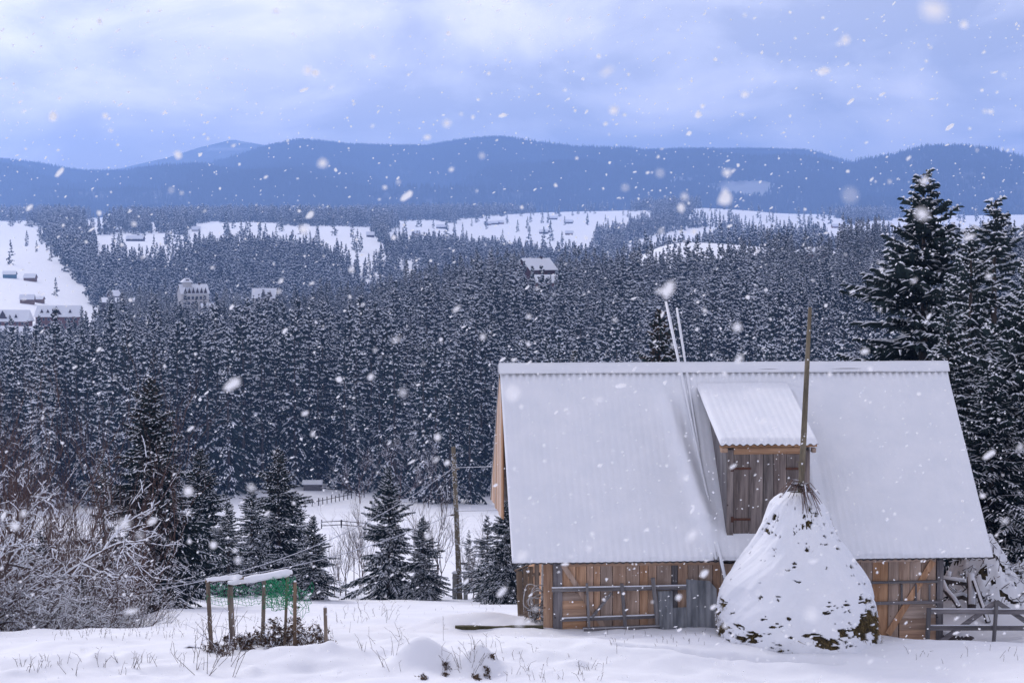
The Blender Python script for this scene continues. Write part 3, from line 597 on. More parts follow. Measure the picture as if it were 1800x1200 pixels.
# corrugated sheets, front and back
ss = np.linspace(0, BL, 68 * 8 + 1)
def slope_grid(off, q, front=True):
    S, Q = np.meshgrid(ss, q); O = off(S, Q)
    t = Q * DWN[1] + O * NRM[1]; z = ZE + Q * DWN[2] + O * NRM[2]
    if not front: t = 2 * RUN - t
    return S, t, z
roof = link(grid('roof', *slope_grid(lambda S, Q: .022 * wave(S) - .03, np.array([-.05, 3, SL]))), 'roof', slate, barn)
link(grid('roof_underside', *slope_grid(lambda S, Q: 0 * S - .06, np.array([0, SL - .05]))), 'roof_deck', darkw, barn)
link(grid('roof_back', *slope_grid(lambda S, Q: .022 * wave(S) - .03, np.array([.7, 3, SL]), False)), 'back_roof', slate, barn)
# loft dormer numbers
q0 = on_roof(1335, 938, .06); TD = q0[1]
dl, dr_ = on_t(1277, 860, TD)[0], on_t(1423, 860, TD)[0]; zdt = on_t(1350, 785, TD)[2]; zdb = q0[2]
TB = on_roof(1310, 675, .1)[1]; TF = TD - .28
rl, rr_ = on_t(1266, 783, TF)[0], on_t(1439, 783, TF)[0]
zrb = ZE + TB / RUN * RISE + .10; zrf = on_t(1350, 783, TF)[2] + .03
qtop = (TB / RUN) * SL; qbot = (TD / RUN) * SL
def snow_off(S, Q):
    th = .085 + .012 * fbm(S / 1.3, Q / 1.5, 3, 61) + .004 * fbm(S / .25, Q / .4, 2, 63)
    edge = np.clip((Q + .02 - .05 * np.clip(vnoise(S * 1.9, 0 * S, 12) + .5 * vnoise(S * 6, 0 * S, 13), 0, 1)) / .07, 0, 1) ** .5 * np.clip((S + .0) / .06, 0, 1) ** .5 * np.clip((BL - S) / .06, 0, 1) ** .5
    amp = .0018 + .026 * np.exp(-((SL - .3 - Q) / .16) ** 2) + .006 * np.exp(-(Q / .35) ** 2) + .0022 * fbm(S / 2, Q / 2, 2, 66)
    th = th * (.25 + .75 * edge) + amp * wave(S)
    # drift banked against the loft's left cheek, over the leaning poles, and a hollow on its right
    c = dl - .40 + (Q - qbot) * (-.16); win = np.clip((Q + .1) / .8, 0, 1) * np.clip((SL - .5 - Q) / .8, 0, 1)
    th = th + win * .24 * np.exp(-((S - c) / .22) ** 2) * (.75 + .4 * vnoise(Q * 1.1, 0 * Q, 8)) * np.where(np.abs(Q - qbot + .1) < .5, .6, 1)
    th = th + .10 * np.exp(-((S - dr_ - .25) / .2) ** 2) * (Q > qbot) * (Q < qtop)
    return th
qq = np.concatenate([[-.04, -.025, 0, .04, .08], np.linspace(.14, SL - .34, 70), [SL - .3, SL - .22]])
link(grid('roof_snow', *slope_grid(snow_off, qq)), 'roof_snow', snow, roof)
link(grid('back_snow', *slope_grid(lambda S, Q: .08 + .006 * wave(S), np.array([.7, 3, SL])  , False)), 'back_roof_snow', snow, barn)
# snow on the ridge capping, its lower lip riding on the wave crests so dark gaps show
rs = np.linspace(-.03, BL + .03, 260)
prof = [(.0, .122), (-.012, .138), (.05, .15), (.2, .175), (.31, .20), (.42, .175), (.6, .12)]     # distance along the slope from the lip, height over the sheets
S, K = np.meshgrid(rs, np.arange(len(prof)))
q_ = SL - .31 + np.array([p[0] for p in prof])[K]; h_ = np.array([p[1] for p in prof])[K] + .008 * vnoise(S * 1.4, K * .7, 4)
t_ = np.where(q_ <= SL, q_ * DWN[1] + h_ * NRM[1], RUN + (q_ - SL) * DWN[1] - h_ * NRM[1]); z_ = np.where(q_ <= SL, ZE + q_ * DWN[2] + h_ * NRM[2], ZE + RISE - (q_ - SL) * DWN[2] + h_ * NRM[2])
link(grid('ridge_snow', S, t_, z_), 'ridge_snow', snow, roof)
b = MB(); e0_, e1_ = DWN * (SL - .20) + NRM * .02 + np.array([0, 0, ZE]), DWN * (SL - .20) + NRM * .13 + np.array([0, 0, ZE]); b.add([(0, e0_[1], e0_[2]), (BL, e0_[1], e0_[2]), (BL, e1_[1], e1_[2]), (0, e1_[1], e1_[2])], [(0, 1, 2, 3)]); b.build('ridge_gap_shade', darkw, roof)  # dark sheet added behind the snow lip, its colour standing in for gap shade
b = MB(); b.bar((-.02, RUN - .15, ZE + RISE - .155), (BL + .02, RUN - .15, ZE + RISE - .155), .02, .30, (0, -RISE, RUN)); b.build('ridge_cap', slate, roof)
# gable walls, bargeboards, purlins
sw0, sw1 = on_t(972, 1040, TW)[0], on_t(1657, 1040, TW)[0]
for nm, s, sg in (('gable_wall', sw0 + .02, 1), ('gable_wall', sw1 - .02, -1)):
    b = MB(); t0, t1 = TW + .06, 2 * RUN - TW - .06; zg = ZE + RISE - .22
    zw = ZE - .12
    b.add([(s, t0, -1.5), (s, t1, -1.5), (s, t1, zw + .35), (s, RUN, zg), (s, t0, zw + .35), (s + sg * .05, t0, -1.5), (s + sg * .05, t1, -1.5), (s + sg * .05, t1, zw + .35), (s + sg * .05, RUN, zg), (s + sg * .05, t0, zw + .35)],
          [(0, 1, 2, 3, 4), (9, 8, 7, 6, 5), (0, 4, 9, 5), (1, 6, 7, 2)]); b.build(nm, woodv, barn)
for s in (.03, BL - .06):
    b = MB(); 
    for sd in (0, 1):
        p = [(s, .95, ZE + .95 / RUN * RISE - .02), (s, RUN, ZE + RISE - .02)]
        if sd: p = [(x, 2 * RUN - y, z) for x, y, z in p]
        b.bar(p[0], p[1], .03, .12, (0, 0, 1))
    b.build('bargeboard', woodv, barn)
gz = 2.72; tb = RUN + (ZE + RISE - .12 - gz) / RISE * RUN; n_g = 9              # upright boards closing the rear half of the left gable
for k in range(n_g):
    t0, t1 = RUN - .9 + (tb - RUN + .9) * k / n_g, RUN - .9 + (tb - RUN + .9) * (k + 1) / n_g - .008
    zf = lambda t: ZE + RISE - .11 - abs(t - RUN) / RUN * RISE
    b = MB(); x0 = .012 - .006 * (k % 2); zb0 = gz - .03 * (k % 3); b.add([(x0, t0, min(zb0, zf(t0))), (x0, t1, min(zb0, zf(t1) - .01)), (x0, t1, zf(t1)), (x0, t0, zf(t0)), (.05, t0, min(zb0, zf(t0))), (.05, t1, min(zb0, zf(t1) - .01)), (.05, t1, zf(t1)), (.05, t0, zf(t0))], [(0, 3, 2, 1), (4, 5, 6, 7), (0, 1, 5, 4), (1, 2, 6, 5), (0, 4, 7, 3)]); b.build('gable_board', woodv, barn)
for q in (.25, 1.6, 3.1, 4.6):
    b = MB(); c = DWN * q + NRM * -.15 + np.array([0, 0, ZE]); b.box((.04, c[1] - .06, c[2] - .07), (BL - .06, c[1] + .06, c[2] + .05)); b.build('purlin', woodh, barn)
# front wall
wb = MB(); wb.box((sw0, TW + .05, -1.2), (sw1, TW + .12, ZE - .05)); fw = wb.build('front_wall', darkw, barn)
def plank(x0, x1, r0, r1, m, proud=.03, t=TW, par=None, nm='plank', gap=.006, skew=0.0):
    a = on_t(x0, (r0 + r1) / 2, t); c = on_t(x1, (r0 + r1) / 2, t); z1 = on_t((x0 + x1) / 2, r0, t)[2]; z0 = on_t((x0 + x1) / 2, r1, t)[2]
    L0, L1 = a[0] + gap, c[0] - gap; d = proud + rnd.uniform(-.006, .006); cx_, cz_ = (L0 + L1) / 2, (z0 + z1) / 2
    w, h = (L1 - L0) / 2, (z1 - z0) / 2; bv = .004
    b = MB(); k = skew
    v = []
    for yy_, e in ((.045, 0), (-d + bv, 0), (-d, bv)):
        v += [(-w + e - k, yy_, -h + e), (w - e - k, yy_, -h + e + rnd.uniform(-.003, .003)), (w - e + k, yy_, h - e), (-w + e + k, yy_, h - e)]
    b.add(v, [(8, 9, 10, 11)] + [(4 + i, 4 + (i + 1) % 4, 8 + (i + 1) % 4, 8 + i) for i in range(4)] + [(i, (i + 1) % 4, 4 + (i + 1) % 4, 4 + i) for i in range(4)])
    o = b.build(nm, m, par if par is not None else fw); o.location = (cx_, t, cz_); return o
XB = [988, 1012, 1031, 1043, 1055, 1076.5, 1100, 1124, 1139, 1154, 1180, 1191, 1209, 1227.5, 1252, 1266, 1290, 1314, 1338, 1362, 1386, 1410, 1436, 1462, 1488, 1512, 1533, 1560.5, 1579, 1599, 1618.5, 1645]
for i, (a, b_) in enumerate(zip(XB[:-1], XB[1:])):
    grey = i in (4, 8, 12, 20)
    if a < 1031: plank(a, b_, 990, 1040, woodv, .02)
    elif a >= 1579: plank(a, b_, 984, 1060, woodv, .02)
    else: plank(a, b_, 990 if a < 1300 else 985, 1135, greyv if i in (10,) else woodv, .02 + .008 * (i % 2))
for r0, r1 in ((1041, 1055), (1055, 1069), (1069, 1087), (1087, 1102), (1102, 1130)): plank(988, 1031, r0, r1, woodh, .02)
for r0, r1 in ((1061, 1086), (1086, 1106), (1106, 1140)): plank(1580, 1645, r0, r1, woodh, .022)
plank(972, 988.5, 989, 1135, greyv, .055, nm='corner_post'); plank(1645, 1657.5, 983, 1140, greyv, .055, nm='corner_post')
plank(955, 972, 989, 1130, woodv, -.02); 
plank(985, 1270, 987, 993, woodh, .05, nm='top_beam'); plank(1500, 1645, 982, 986.5, woodh, .05, nm='top_beam')
def wbar(p0, p1, w, m, nm, t=TW - .06, th=.035, par=None):
    a, c = on_t(*p0, t), on_t(*p1, t); b = MB(); b.bar(tuple(a), tuple(c), th, w, (0, 0, 1)); return b.build(nm, m, fw if par is None else par)
wbar((990, 993), (1068, 1112), .13, woodv, 'brace'); wbar((1561, 1114), (1640, 986), .16, woodv, 'brace'); wbar((1500, 1024), (1650, 1021), .06, greyh, 'rail', TW - .10, .05); wbar((1520, 1060), (1657, 1057), .075, greyh, 'rail', TW - .10, .05)
for x in (1585, 1610, 1634): wbar((x, 1026), (x, 1057), .05, greyv, 'batten', TW - .075)
# eave board edge
b = MB(); b.box((0.02, .22, ZE - .05), (BL - .02, .27, ZE + .04)); b.build('eave_board', darkw, barn)
# ---- loft dormer
dm = MB(); dm.box((dl, TD + .04, zdb - .35), (dr_, TD + .10, zdt)); 
for s in (dl, dr_ - .05):
    dm.add([(s, TD, zdb - .3), (s, TD, zdt), (s, TB, zrb - .15), (s + .05, TD, zdb - .3), (s + .05, TD, zdt), (s + .05, TB, zrb - .15)], [(0, 1, 2), (5, 4, 3), (0, 3, 4, 1), (1, 4, 5, 2)])
dorm = dm.build('loft_dormer', greyv, barn)
DB = [1289, 1316.5, 1341, 1359, 1382, 1412]
for a, b_ in zip(DB[:-1], DB[1:]): plank(a, b_, 797.5, 937, doorv, .02, TD, dorm, 'door_board')
plank(1277, 1289, 790, 940, doorv, .045, TD, dorm, 'door_jamb'); plank(1412, 1423, 790, 940, doorv, .045, TD, dorm, 'door_jamb'); plank(1289, 1412, 786, 797.5, woodh, .05, TD, dorm, 'lintel')
plank(1266, 1277, 786, 794, woodh, .2, TD, dorm, 'rafter_end'); plank(1425, 1432, 786, 794, woodh, .2, TD, dorm, 'rafter_end')
for x0, x1, r in ((1284, 1320, 823), (1284, 1319, 912), (1381, 1415, 823), (1381, 1415, 912)):
    h = plank(x0, x1, r - 2, r + 2, rust, .04, TD, dorm, 'hinge', 0)
    k = plank(x0 if x0 < 1300 else x1 - 5, x0 + 5 if x0 < 1300 else x1, r - 5, r + 5, rust, .055, TD, dorm, 'hinge_plate', 0)
nw = int((rr_ - rl) / LAM * 8); s_ = np.linspace(rl, rr_, nw); tt = np.linspace(TF, TB, 30); S, Tt = np.meshgrid(s_, tt); lin = zrf + (zrb - zrf) * (Tt - TF) / (TB - TF)
dro = link(grid('dormer_roof', S, Tt, lin + .022 * wave(S) - .02), 'dormer_roof', slate, dorm)
ed = np.clip((Tt - TF) / .08, 0, 1) ** .5 * np.clip((S - rl) / .06, 0, 1) ** .5 * np.clip((rr_ - S) / .06, 0, 1) ** .5
sn = link(grid('dormer_snow', S, Tt - .005, lin + .022 * wave(S) * (1 - .8 * ed) - .01 + .10 * ed + .012 * fbm(S, Tt, 2, 44)), 'dormer_snow', snow, dorm)
b = MB(); b.box((rl + .01, TF + .12, zrf - .08), (rr_ - .01, TF + .15, zrf - .02)); b.build('eave_board', woodh, dorm)
# ---- long poles lying up the roof beside the loft
def roof_pole(p0, p1, top, bot, r, label, off):
    A, B_ = on_roof(*p0, off), on_roof(*p1, off); d = B_ - A
    ks = np.linspace(-4, 4, 4001); W = np.array([to_world(A + d * k) for k in ks]); _, rw = PROJ(W)
    i0, i1 = np.argmin(np.abs(rw - top)), np.argmin(np.abs(rw - bot)); a, c = W[i0], W[i1]
    o = thing('leaning_pole', label, 'pole', tuple(c)); a = a - c
    b = MB(); b.tube([(0, 0, 0), tuple(a * .5 + [0.01, 0, -.02]), tuple(a)], [r * 1.25, r, r * .7], 7); b.build('shaft', greyv, o, True)
    b = MB(); N = np.array([0, -.35, .94]) * r * .75
    b.tube([tuple(a * k + N) for k in np.linspace(.0, 1, 14)], [r * (.95 + .15 * math.sin(k * 2.3)) for k in range(14)], 6); b.build('snow', snow, o, True)
roof_pole((1209, 712), (1246, 885), 533, 1018, .042, 'longer snow-topped pole leaning up the barn roof left of the loft door', .085)
roof_pole((1216, 712), (1239, 860), 543, 985, .038, 'shorter snow-topped pole lying on the barn roof nearest the loft door', .08)
# ---- things leaning on the barn front
tg = TW - .16
gt = thing('wooden_gate', 'grey wooden gate with slanting brace leaning on the barn wall', 'gate', tuple(to_world((on_t(1100, 1110, tg)[0], tg, on_t(1100, 1110, tg)[2]))), YAW)
def gbar(p0, p1, w, nm, dt=0, snowy=False, par=gt, m=None, th=.05, w2=None):
    a, c = on_t(*p0, tg + dt), on_t(*p1, tg + dt); inv = lambda p: (p[0] - on_t(1100, 1110, tg)[0], p[1] - tg, p[2] - on_t(1100, 1110, tg)[2])
    b = MB(); b.bar(inv(a), inv(c), th, w, (0, 0, 1)); o = b.build(nm, m or greyh, par)
    if snowy:
        b = MB(); up = np.array([0, 0, w / 2 + .012]); b.bar(tuple(np.array(inv(a)) + up), tuple(np.array(inv(c)) + up), th * .9, .03, (0, 0, 1)); b.build('snow', snow, o)
gbar((970, 1036.5), (1206, 1032), .095, 'rail', 0, True); gbar((988, 1089), (1156, 1083), .075, 'rail', 0, True)
gbar((1031.5, 1024), (1035.5, 1105), .06, 'post', -.04, m=greyv); gbar((1093, 1025), (1099.5, 1104), .085, 'post', -.04, m=greyv); gbar((1147.5, 1015), (1157, 1108), .10, 'post', -.04, m=greyv); gbar((1075, 1041), (1041, 1084), .07, 'brace', -.03, m=greyv)
def lean_sheet(px, label, poly, w):
    t = TW - .10; P = [on_t(x, r, t + (-.16 if r > 1080 else 0)) for x, r in poly]
    base = P[0]; o = thing('metal_sheet', label, 'metal sheet', tuple(to_world(base)), YAW)
    n = 40; S0 = min(p[0] for p in P); S1 = max(p[0] for p in P)
    top = sorted([p for p, q in zip(P, poly) if q[1] < 1080], key=lambda p: p[0]); bot = min(p[2] for p in P); tb = min(p[1] for p in P)
    S = np.linspace(S0, S1, n); zt_ = np.interp(S, [p[0] for p in top], [p[2] for p in top]); v = np.linspace(0, 1, 5)
    SS, VV = np.meshgrid(S, v); ZZ = bot + (zt_[None] - bot) * VV; TT = tb + (P[-1][1] - tb) * VV * .8 + .016 * np.cos(2 * np.pi * (SS - S0) / .17) + .006 * np.cos(SS * 9)
    link(grid('sheet', SS - base[0], TT - base[1], ZZ - base[2]), 'sheet', metal, o)
lean_sheet(0, 'narrow corrugated metal sheet beside the gate, taller of the two small ones', [(1157, 1115), (1182, 1115), (1182, 1037), (1157, 1038)], 0)
lean_sheet(0, 'short corrugated metal sheet between narrow and large sheets', [(1182, 1115), (1206, 1115), (1206, 1066), (1182, 1067)], 0)
lean_sheet(0, 'large grey corrugated sheet with a cut corner beside the haystack', [(1208, 1116), (1259, 1116), (1259, 1034), (1247, 1020), (1206, 1017)], 0)
o = thing('trough_beam', 'grey snow-filled timber trough at the foot of the barn wall', 'trough', tuple(to_world((on_t(1092, 1112, .25)[0], .2, .3))), YAW)
b = MB(); L_ = on_t(1160, 1109, .2)[0] - on_t(1026, 1109, .2)[0]; b.bar((-L_ / 2, -.1, .06), (L_ / 2, -.1, .10), .04, .15); b.build('front_board', greyh, o)
b = MB(); b.bar((-L_ / 2, .1, .06), (L_ / 2, .1, .10), .04, .17); b.build('back_board', greyh, o); b = MB(); b.bar((-L_ / 2, 0, .08), (L_ / 2, 0, .12), .15, .09); b.build('snow', snow, o)
# ================================================================== HAYSTACK
HY = 47.25; hc = at_depth(1406, HY); ppm = F / HY
prows = [(864, 12, 1402), (868, 28, 1402), (874, 37, 1402), (882, 45, 1402), (900, 54, 1403), (920, 62, 1403), (940, 72, 1404), (960, 85, 1406), (990, 106, 1404), (1020, 127, 1403), (1050, 140, 1404), (1080, 145, 1405), (1110, 147, 1407), (1130, 146, 1407), (1165, 140, 1407)]
hay = thing('haystack', 'tall conical haystack under thick snow, built round a pole', 'haystack', tuple(hc))
zz = [PT(1400, r, HY)[2] - hc[2] for r, _, _ in prows][::-1]; rad = [w / ppm for _, w, _ in prows][::-1]; cxs = [(c - 1406) / ppm for _, _, c in prows][::-1]
na, nz = 330, 240; ZV = np.linspace(zz[0] - .2, zz[-1], nz); AV = np.linspace(0, 2 * np.pi, na); A_, Z_ = np.meshgrid(AV, ZV)
def hay_r(A_, Z_, n):
    r = np.interp(Z_, zz, rad); ca, sa = np.cos(A_) * 2, np.sin(A_) * 2
    return r * (1 + .045 * fbm(ca + 3, Z_ * 1.3 + sa, 3, 71)) + n * fbm(ca * 3.3 + sa * 1.1, Z_ * 4 + sa * 3.3, 3, 75)
def hay_grid(r): return np.interp(Z_, zz, cxs) + r * np.cos(A_), r * np.sin(A_), Z_
core = link(grid('hay_core', *hay_grid(hay_r(A_, Z_, .02) - .075)), 'hay', haydark, hay)
# snow shell: open where tufts of hay stick out
hp, hr_ = None, None
Xs, Ys, Zs = hay_grid(hay_r(A_, Z_, .018) + .0)
wp = np.stack([Xs + hc[0], Ys + hc[1], Zs + hc[2]], -1); PXh, RWh = PROJ(wp)
holes = np.zeros(A_.shape, bool); front = Ys < .6
nz1 = fbm(A_ * 8 + .6 * vnoise(A_ * 20, Z_ * 14, 3), Z_ * 7.5, 5, 81, .62)
band = np.exp(-((RWh - 925) / 22) ** 2) * .62 + np.clip((RWh - 1030) / 70, 0, 1) * .45
side = np.clip((np.abs(PXh - 1407) - 110) / 25, 0, 1) * (RWh > 1050) * .35
patch = sum(k * np.exp(-((PXh - a) / wx) ** 2 - ((RWh - c) / wy) ** 2) for a, c, wx, wy, k in [(1527, 1092, 18, 26, 1.3), (1490, 1112, 24, 9, 1.0), (1355, 937, 8, 5, 1.5), (1325, 1106, 12, 12, .8), (1355, 1130, 14, 6, .9), (1268, 1100, 8, 35, .8), (1545, 1080, 8, 35, .8), (1450, 1133, 14, 6, .7)])
holes = (nz1 + band + side + patch) > 1.12
me = grid('hay_snow', Xs, Ys, Zs)
import bmesh
bm = bmesh.new(); bm.from_mesh(me); bm.verts.ensure_lookup_table(); fl = holes.ravel()
bmesh.ops.delete(bm, geom=[f for f in bm.faces if sum(fl[v.index] for v in f.verts) >= 2], context='FACES'); bm.to_mesh(me); bm.free()
hs_ = link(me, 'snow_cover', snow, hay); md = hs_.modifiers.new('thick', 'SOLIDIFY'); md.thickness = .07; md.offset = -1
# straws in and round the openings
idx = np.argwhere(holes & front); T = []; g = np.random.default_rng(9)
for (i, j) in idx[g.permutation(len(idx))[:4200]]:
    p = np.array([Xs[i, j], Ys[i, j], Zs[i, j]]); n_ = np.array([math.cos(A_[i, j]), math.sin(A_[i, j]), 0]); tn = np.array([-n_[1], n_[0], 0])
    for k in range(3):
        b0 = p - n_ * .09 + g.normal(size=3) * .02; d = n_ * g.uniform(.1, .7) + tn * g.normal() * .7 + np.array([0, 0, -.85 + g.normal() * .25]); ln = g.uniform(.08, .22); w = np.cross(d, g.normal(size=3)); w = w / np.linalg.norm(w) * g.uniform(.005, .012)
        T.append([b0 - w, b0 + w, b0 + d * ln])
st = link(soup('straw', np.array(T)), 'straw', haym, hay); st['kind'] = 'stuff'
# the stack's pole, a side stick and twigs tied at the top
zt_ = zz[-1]; tip = PT(1424, 540, HY) - hc; b = MB()
b.tube([(.02, 0, zt_ - .8), tuple(tip * .35 + np.array([.05, 0, zt_ - .3]) * .65), tuple(tip * .7 + np.array([.05, 0, zt_]) * .3), tuple(tip)], [.075, .07, .058, .042], 8); b.build('centre_pole', polem, hay, True)
b = MB(); a = PT(1408, 870, HY - .15) - hc; c = PT(1404, 812, HY - .15) - hc; b.tube([tuple(a - [0, 0, .2]), tuple((a + c) / 2 + [.015, 0, 0]), tuple(c), tuple(c + np.array([-.05, 0, .02]))], [.03, .026, .02, .012], 6); b.build('side_stick', polem, hay, True)
out = []; g = np.random.default_rng(12); top = PT(1406, 852, HY) - hc
for k in range(46):
    sgn = 1 if k < 32 else -1; p = top + g.normal(size=3) * .05; tgt = PT(1406 + sgn * g.uniform(5, 40), 868 + g.uniform(0, 42) if sgn > 0 else 868 + g.uniform(-4, 8), HY - .5 - g.uniform(0, .4)) - hc; md_ = (p + tgt) / 2 + np.array([0, -.1, .18])
    pts = [p, md_, tgt]
    for q in range(2): out.append((pts[q], pts[q + 1], .010, .007))
T, M = segs_tris(out, g, .35, .4, .006); me = soup('tied_twigs', T, M); me.materials.append(twigr); me.materials.append(tsnow); link(me, 'tied_twigs', None, hay)
# ================================================================== RIGHT SIDE: rail gate, brush heap, logs, stones
gy = 49.6; gp = PT(1645, 1128, gy); RG = thing('rail_fence', 'weathered rail fence with crossed braces at the right barn corner', 'fence', tuple(gp))
def rbar(p0, p1, w, nm, dy=0, m=None, th=.05, par=None):
    a = PT(*p0, gy + dy) - gp; c = PT(*p1, gy + dy) - gp; b = MB(); b.bar(tuple(a), tuple(c), th, w); return b.build(nm, m or greyh, RG if par is None else par)
def rsnow(par, p0, p1, w, dy=0):
    a = PT(*p0, gy + dy) - gp; c = PT(*p1, gy + dy) - gp; u = np.array([0, 0, w / 2 + .012]); b = MB(); b.bar(tuple(a + u), tuple(c + u), .04, .03); b.build('snow', snow, par)
for p0, p1, w in (((1630, 1074), (1900, 1075), .12), ((1628, 1103), (1900, 1103), .12), ((1655, 1133), (1900, 1136), .12)): o = rbar(p0, p1, w, 'rail', 0); rsnow(o, p0, p1, w * .9)
rbar((1633, 1068), (1630, 1128), .11, 'post', -.06, greyv); rbar((1752, 1056), (1746, 1138), .09, 'post', -.06, greyv); rbar((1752, 1057), (1652, 1128), .12, 'brace', .05); rbar((1752, 1057), (1860, 1130), .12, 'brace', .05)
yh = 54.2; hp_ = at_depth(1745, yh)
xs_ = np.linspace(-2.2, 4.2, 110); ys_ = np.linspace(-2.0, 2.6, 80); Xh, Yh = np.meshgrid(xs_, ys_)
hh = np.maximum(1.75 * np.exp(-((Xh + .15) / 1.0) ** 2 - (Yh / 1.1) ** 2), 1.25 * np.exp(-((Xh - 1.6) / 1.7) ** 2 - ((Yh - .2) / 1.2) ** 2)); hh = hh * (1 + .2 * fbm(Xh * 1.6, Yh * 1.6, 4, 55)) + .09 * fbm(Xh * 4, Yh * 4, 3, 56) * np.clip(hh * 2, 0, 1) - .06
heap = thing('brush_heap', 'snow-covered heap of brushwood behind the rail fence', 'brush heap', tuple(hp_))
nzh = fbm(Xh * 6.2, Yh * 6.2, 4, 57); me = grid('heap_snow', Xh, Yh, hh); bm = bmesh.new(); bm.from_mesh(me); fl = ((nzh > .36) & (hh > .12)).ravel(); bm.verts.ensure_lookup_table()
bmesh.ops.delete(bm, geom=[f for f in bm.faces if sum(fl[v.index] for v in f.verts) >= 3], context='FACES'); bm.to_mesh(me); bm.free()
link(me, 'snow_cover', snow, heap); link(grid('heap_core', Xh, Yh, hh - .07), 'brush_core', haydark, heap)
out = []; g = np.random.default_rng(15)
for k in range(1500):
    i, j = g.integers(5, 75), g.integers(5, 105)
    if hh[i, j] < .15: continue
    p = np.array([Xh[i, j], Yh[i, j], hh[i, j] - .06]); d = unit(np.array([g.normal() * .7, -.6 + g.normal() * .4, .35 + g.normal() * .4])); out.append((p, p + d * g.uniform(.1, .42), .013, .006))
T, M = segs_tris(out, g, .6, .6, .014); me = soup('brush', T, M); me.materials.append(twigm); me.materials.append(tsnow); br = link(me, 'brush_twigs', None, heap); br['kind'] = 'stuff'
def log(name, label, cat, pts, r, snowr=.8, m=None):
    P = [PT(*p) for p in pts]; o = thing(name, label, cat, tuple(P[0])); b = MB(); b.tube([tuple(p - P[0]) for p in P], [r, r * .95] + [r * .85] * (len(P) - 2), 9); b.build('wood', m or bark, o, True)
    b = MB(); b.tube([tuple(p - P[0] + [0, -.01, r * .75]) for p in P], [r * snowr] * len(P), 7); b.build('snow', snow, o, True)
log('log', 'short thick snow-topped log lying level beside the barn corner', 'log', [(1657, 1019, 52.8), (1680, 1022, 52.8), (1702, 1025, 52.8)], .085)
log('log', 'crooked snowy branch curving down below the level log', 'log', [(1657, 1024, 52.6), (1664, 1040, 52.4), (1676, 1052, 52.3), (1686, 1068, 52.2)], .075)
log('log', 'stubby snowy limb beside the crooked branch', 'log', [(1674, 1051, 52.5), (1690, 1047, 52.6), (1700, 1052, 52.7)], .08)
log('log', 'upright snow-capped stump of timber in front of the brush heap', 'log', [(1708, 1068, 52.2), (1708, 1040, 52.4), (1706, 1014, 52.6)], .12)
log('log', 'small snowy branch end sticking up by the barn corner', 'log', [(1665, 1022, 53.2), (1668, 1006, 53.2)], .06, 1.2)
b = MB(); p0, p1 = PT(1737, 1093, 51.4), PT(1712, 1020, 52.4); o = thing('leaning_plank', 'dark plank leaning on the brush heap', 'plank', tuple(p0)); b.bar((0, 0, 0), tuple(p1 - p0), .13, .04, (0, -1, .4)); b.build('board', darkw, o)
b = MB(); b.bar((0, -.03, .03), tuple(p1 - p0 + [0, -.03, .03]), .07, .03, (0, -1, .4)); b.build('snow', snow, o)
def stone(px, row, Y, w, h, label):
    c = PT(px, row, Y); c[2] = hz(c[0], Y) - .03; bm = bmesh.new(); bmesh.ops.create_icosphere(bm, subdivisions=3, radius=1)
    me = bpy.data.meshes.new('stone')
    for v in bm.verts: n = 1 + .18 * float(fbm(np.array([v.co.x * 2 + px]), np.array([v.co.y * 2 + v.co.z * 1.7]), 3, 5)[0]); v.co = (v.co.x * w * n, v.co.y * w * .8 * n, v.co.z * h * n)
    for f in bm.faces: f.material_index = 1 if f.normal.z > .62 and w > .1 else 0; f.smooth = True
    bm.to_mesh(me); bm.free(); me.materials.append(bark); me.materials.append(snow); o = tag(link(me, 'stone', None), label, 'stone'); o.location = tuple(c)
stone(1663, 1118, 50.2, .26, .22, 'brown stone at the barn corner behind the lowest fence rail'); stone(1690, 1116, 50.3, .3, .16, 'dark flat stone between the fence braces')
# ================================================================== LEFT END OF BARN: boards, tangle, beam
pb = PT(925, 1062, 50.6); pn = thing('board_panel', 'broken panel of weathered upright boards left of the barn', 'board panel', tuple(pb))
for (x0, x1, r0, r1, dx) in ((907, 918, 1003, 1062, 3), (919, 928, 998, 1064, 2), (928.5, 938, 995, 1066, 1), (939, 948, 992, 1066, 0)):
    a = PT((x0 + x1) / 2, r0, 50.6) - pb; c = PT((x0 + x1) / 2 + dx, r1, 50.6) - pb; b = MB(); b.bar(tuple(c - [0, 0, .3]), tuple(a), (x1 - x0) / F * 50.6, .03, (0, -1, 0)); b.build('board', postm, pn)
for r in (1012, 1050): a = PT(908, r, 50.64) - pb; c = PT(950, r - 4, 50.64) - pb; b = MB(); b.bar(tuple(a), tuple(c), .035, .08); b.build('cross_rail', postm, pn)
b = MB(); b.bar(tuple(PT(904, 1003, 50.6) - pb), tuple(PT(930, 992, 50.6) - pb), .12, .025); b.build('cap_board', postm, pn)
lp = PT(963, 1112, 49.6); b = MB(); b.tube([tuple(PT(963, 1125, 49.6) - lp), tuple(PT(963, 1070, 49.6) - lp), tuple(PT(961, 1030, 49.7) - lp), tuple(PT(960, 1024, 49.7) - lp)], [.13, .12, .11, .05], 10)
o = tag(b.build('dead_stump', darkw, None, True), 'dark upright stump against the left barn corner', 'stump'); o.location = tuple(lp)
b = MB(); b.tube([tuple(PT(954, 1120, 49.9) - lp), tuple(PT(956, 992, 49.9) - lp)], [.07, .06], 8); o = tag(b.build('birch_post', mat('pale_bark', (.35, .34, .34), .8, c2=(.55, .54, .55), scale=12), None, True), 'pale round post at the left barn corner', 'post'); o.location = tuple(lp)
g = np.random.default_rng(18); b = MB(); tp = PT(942, 1075, 49.5)
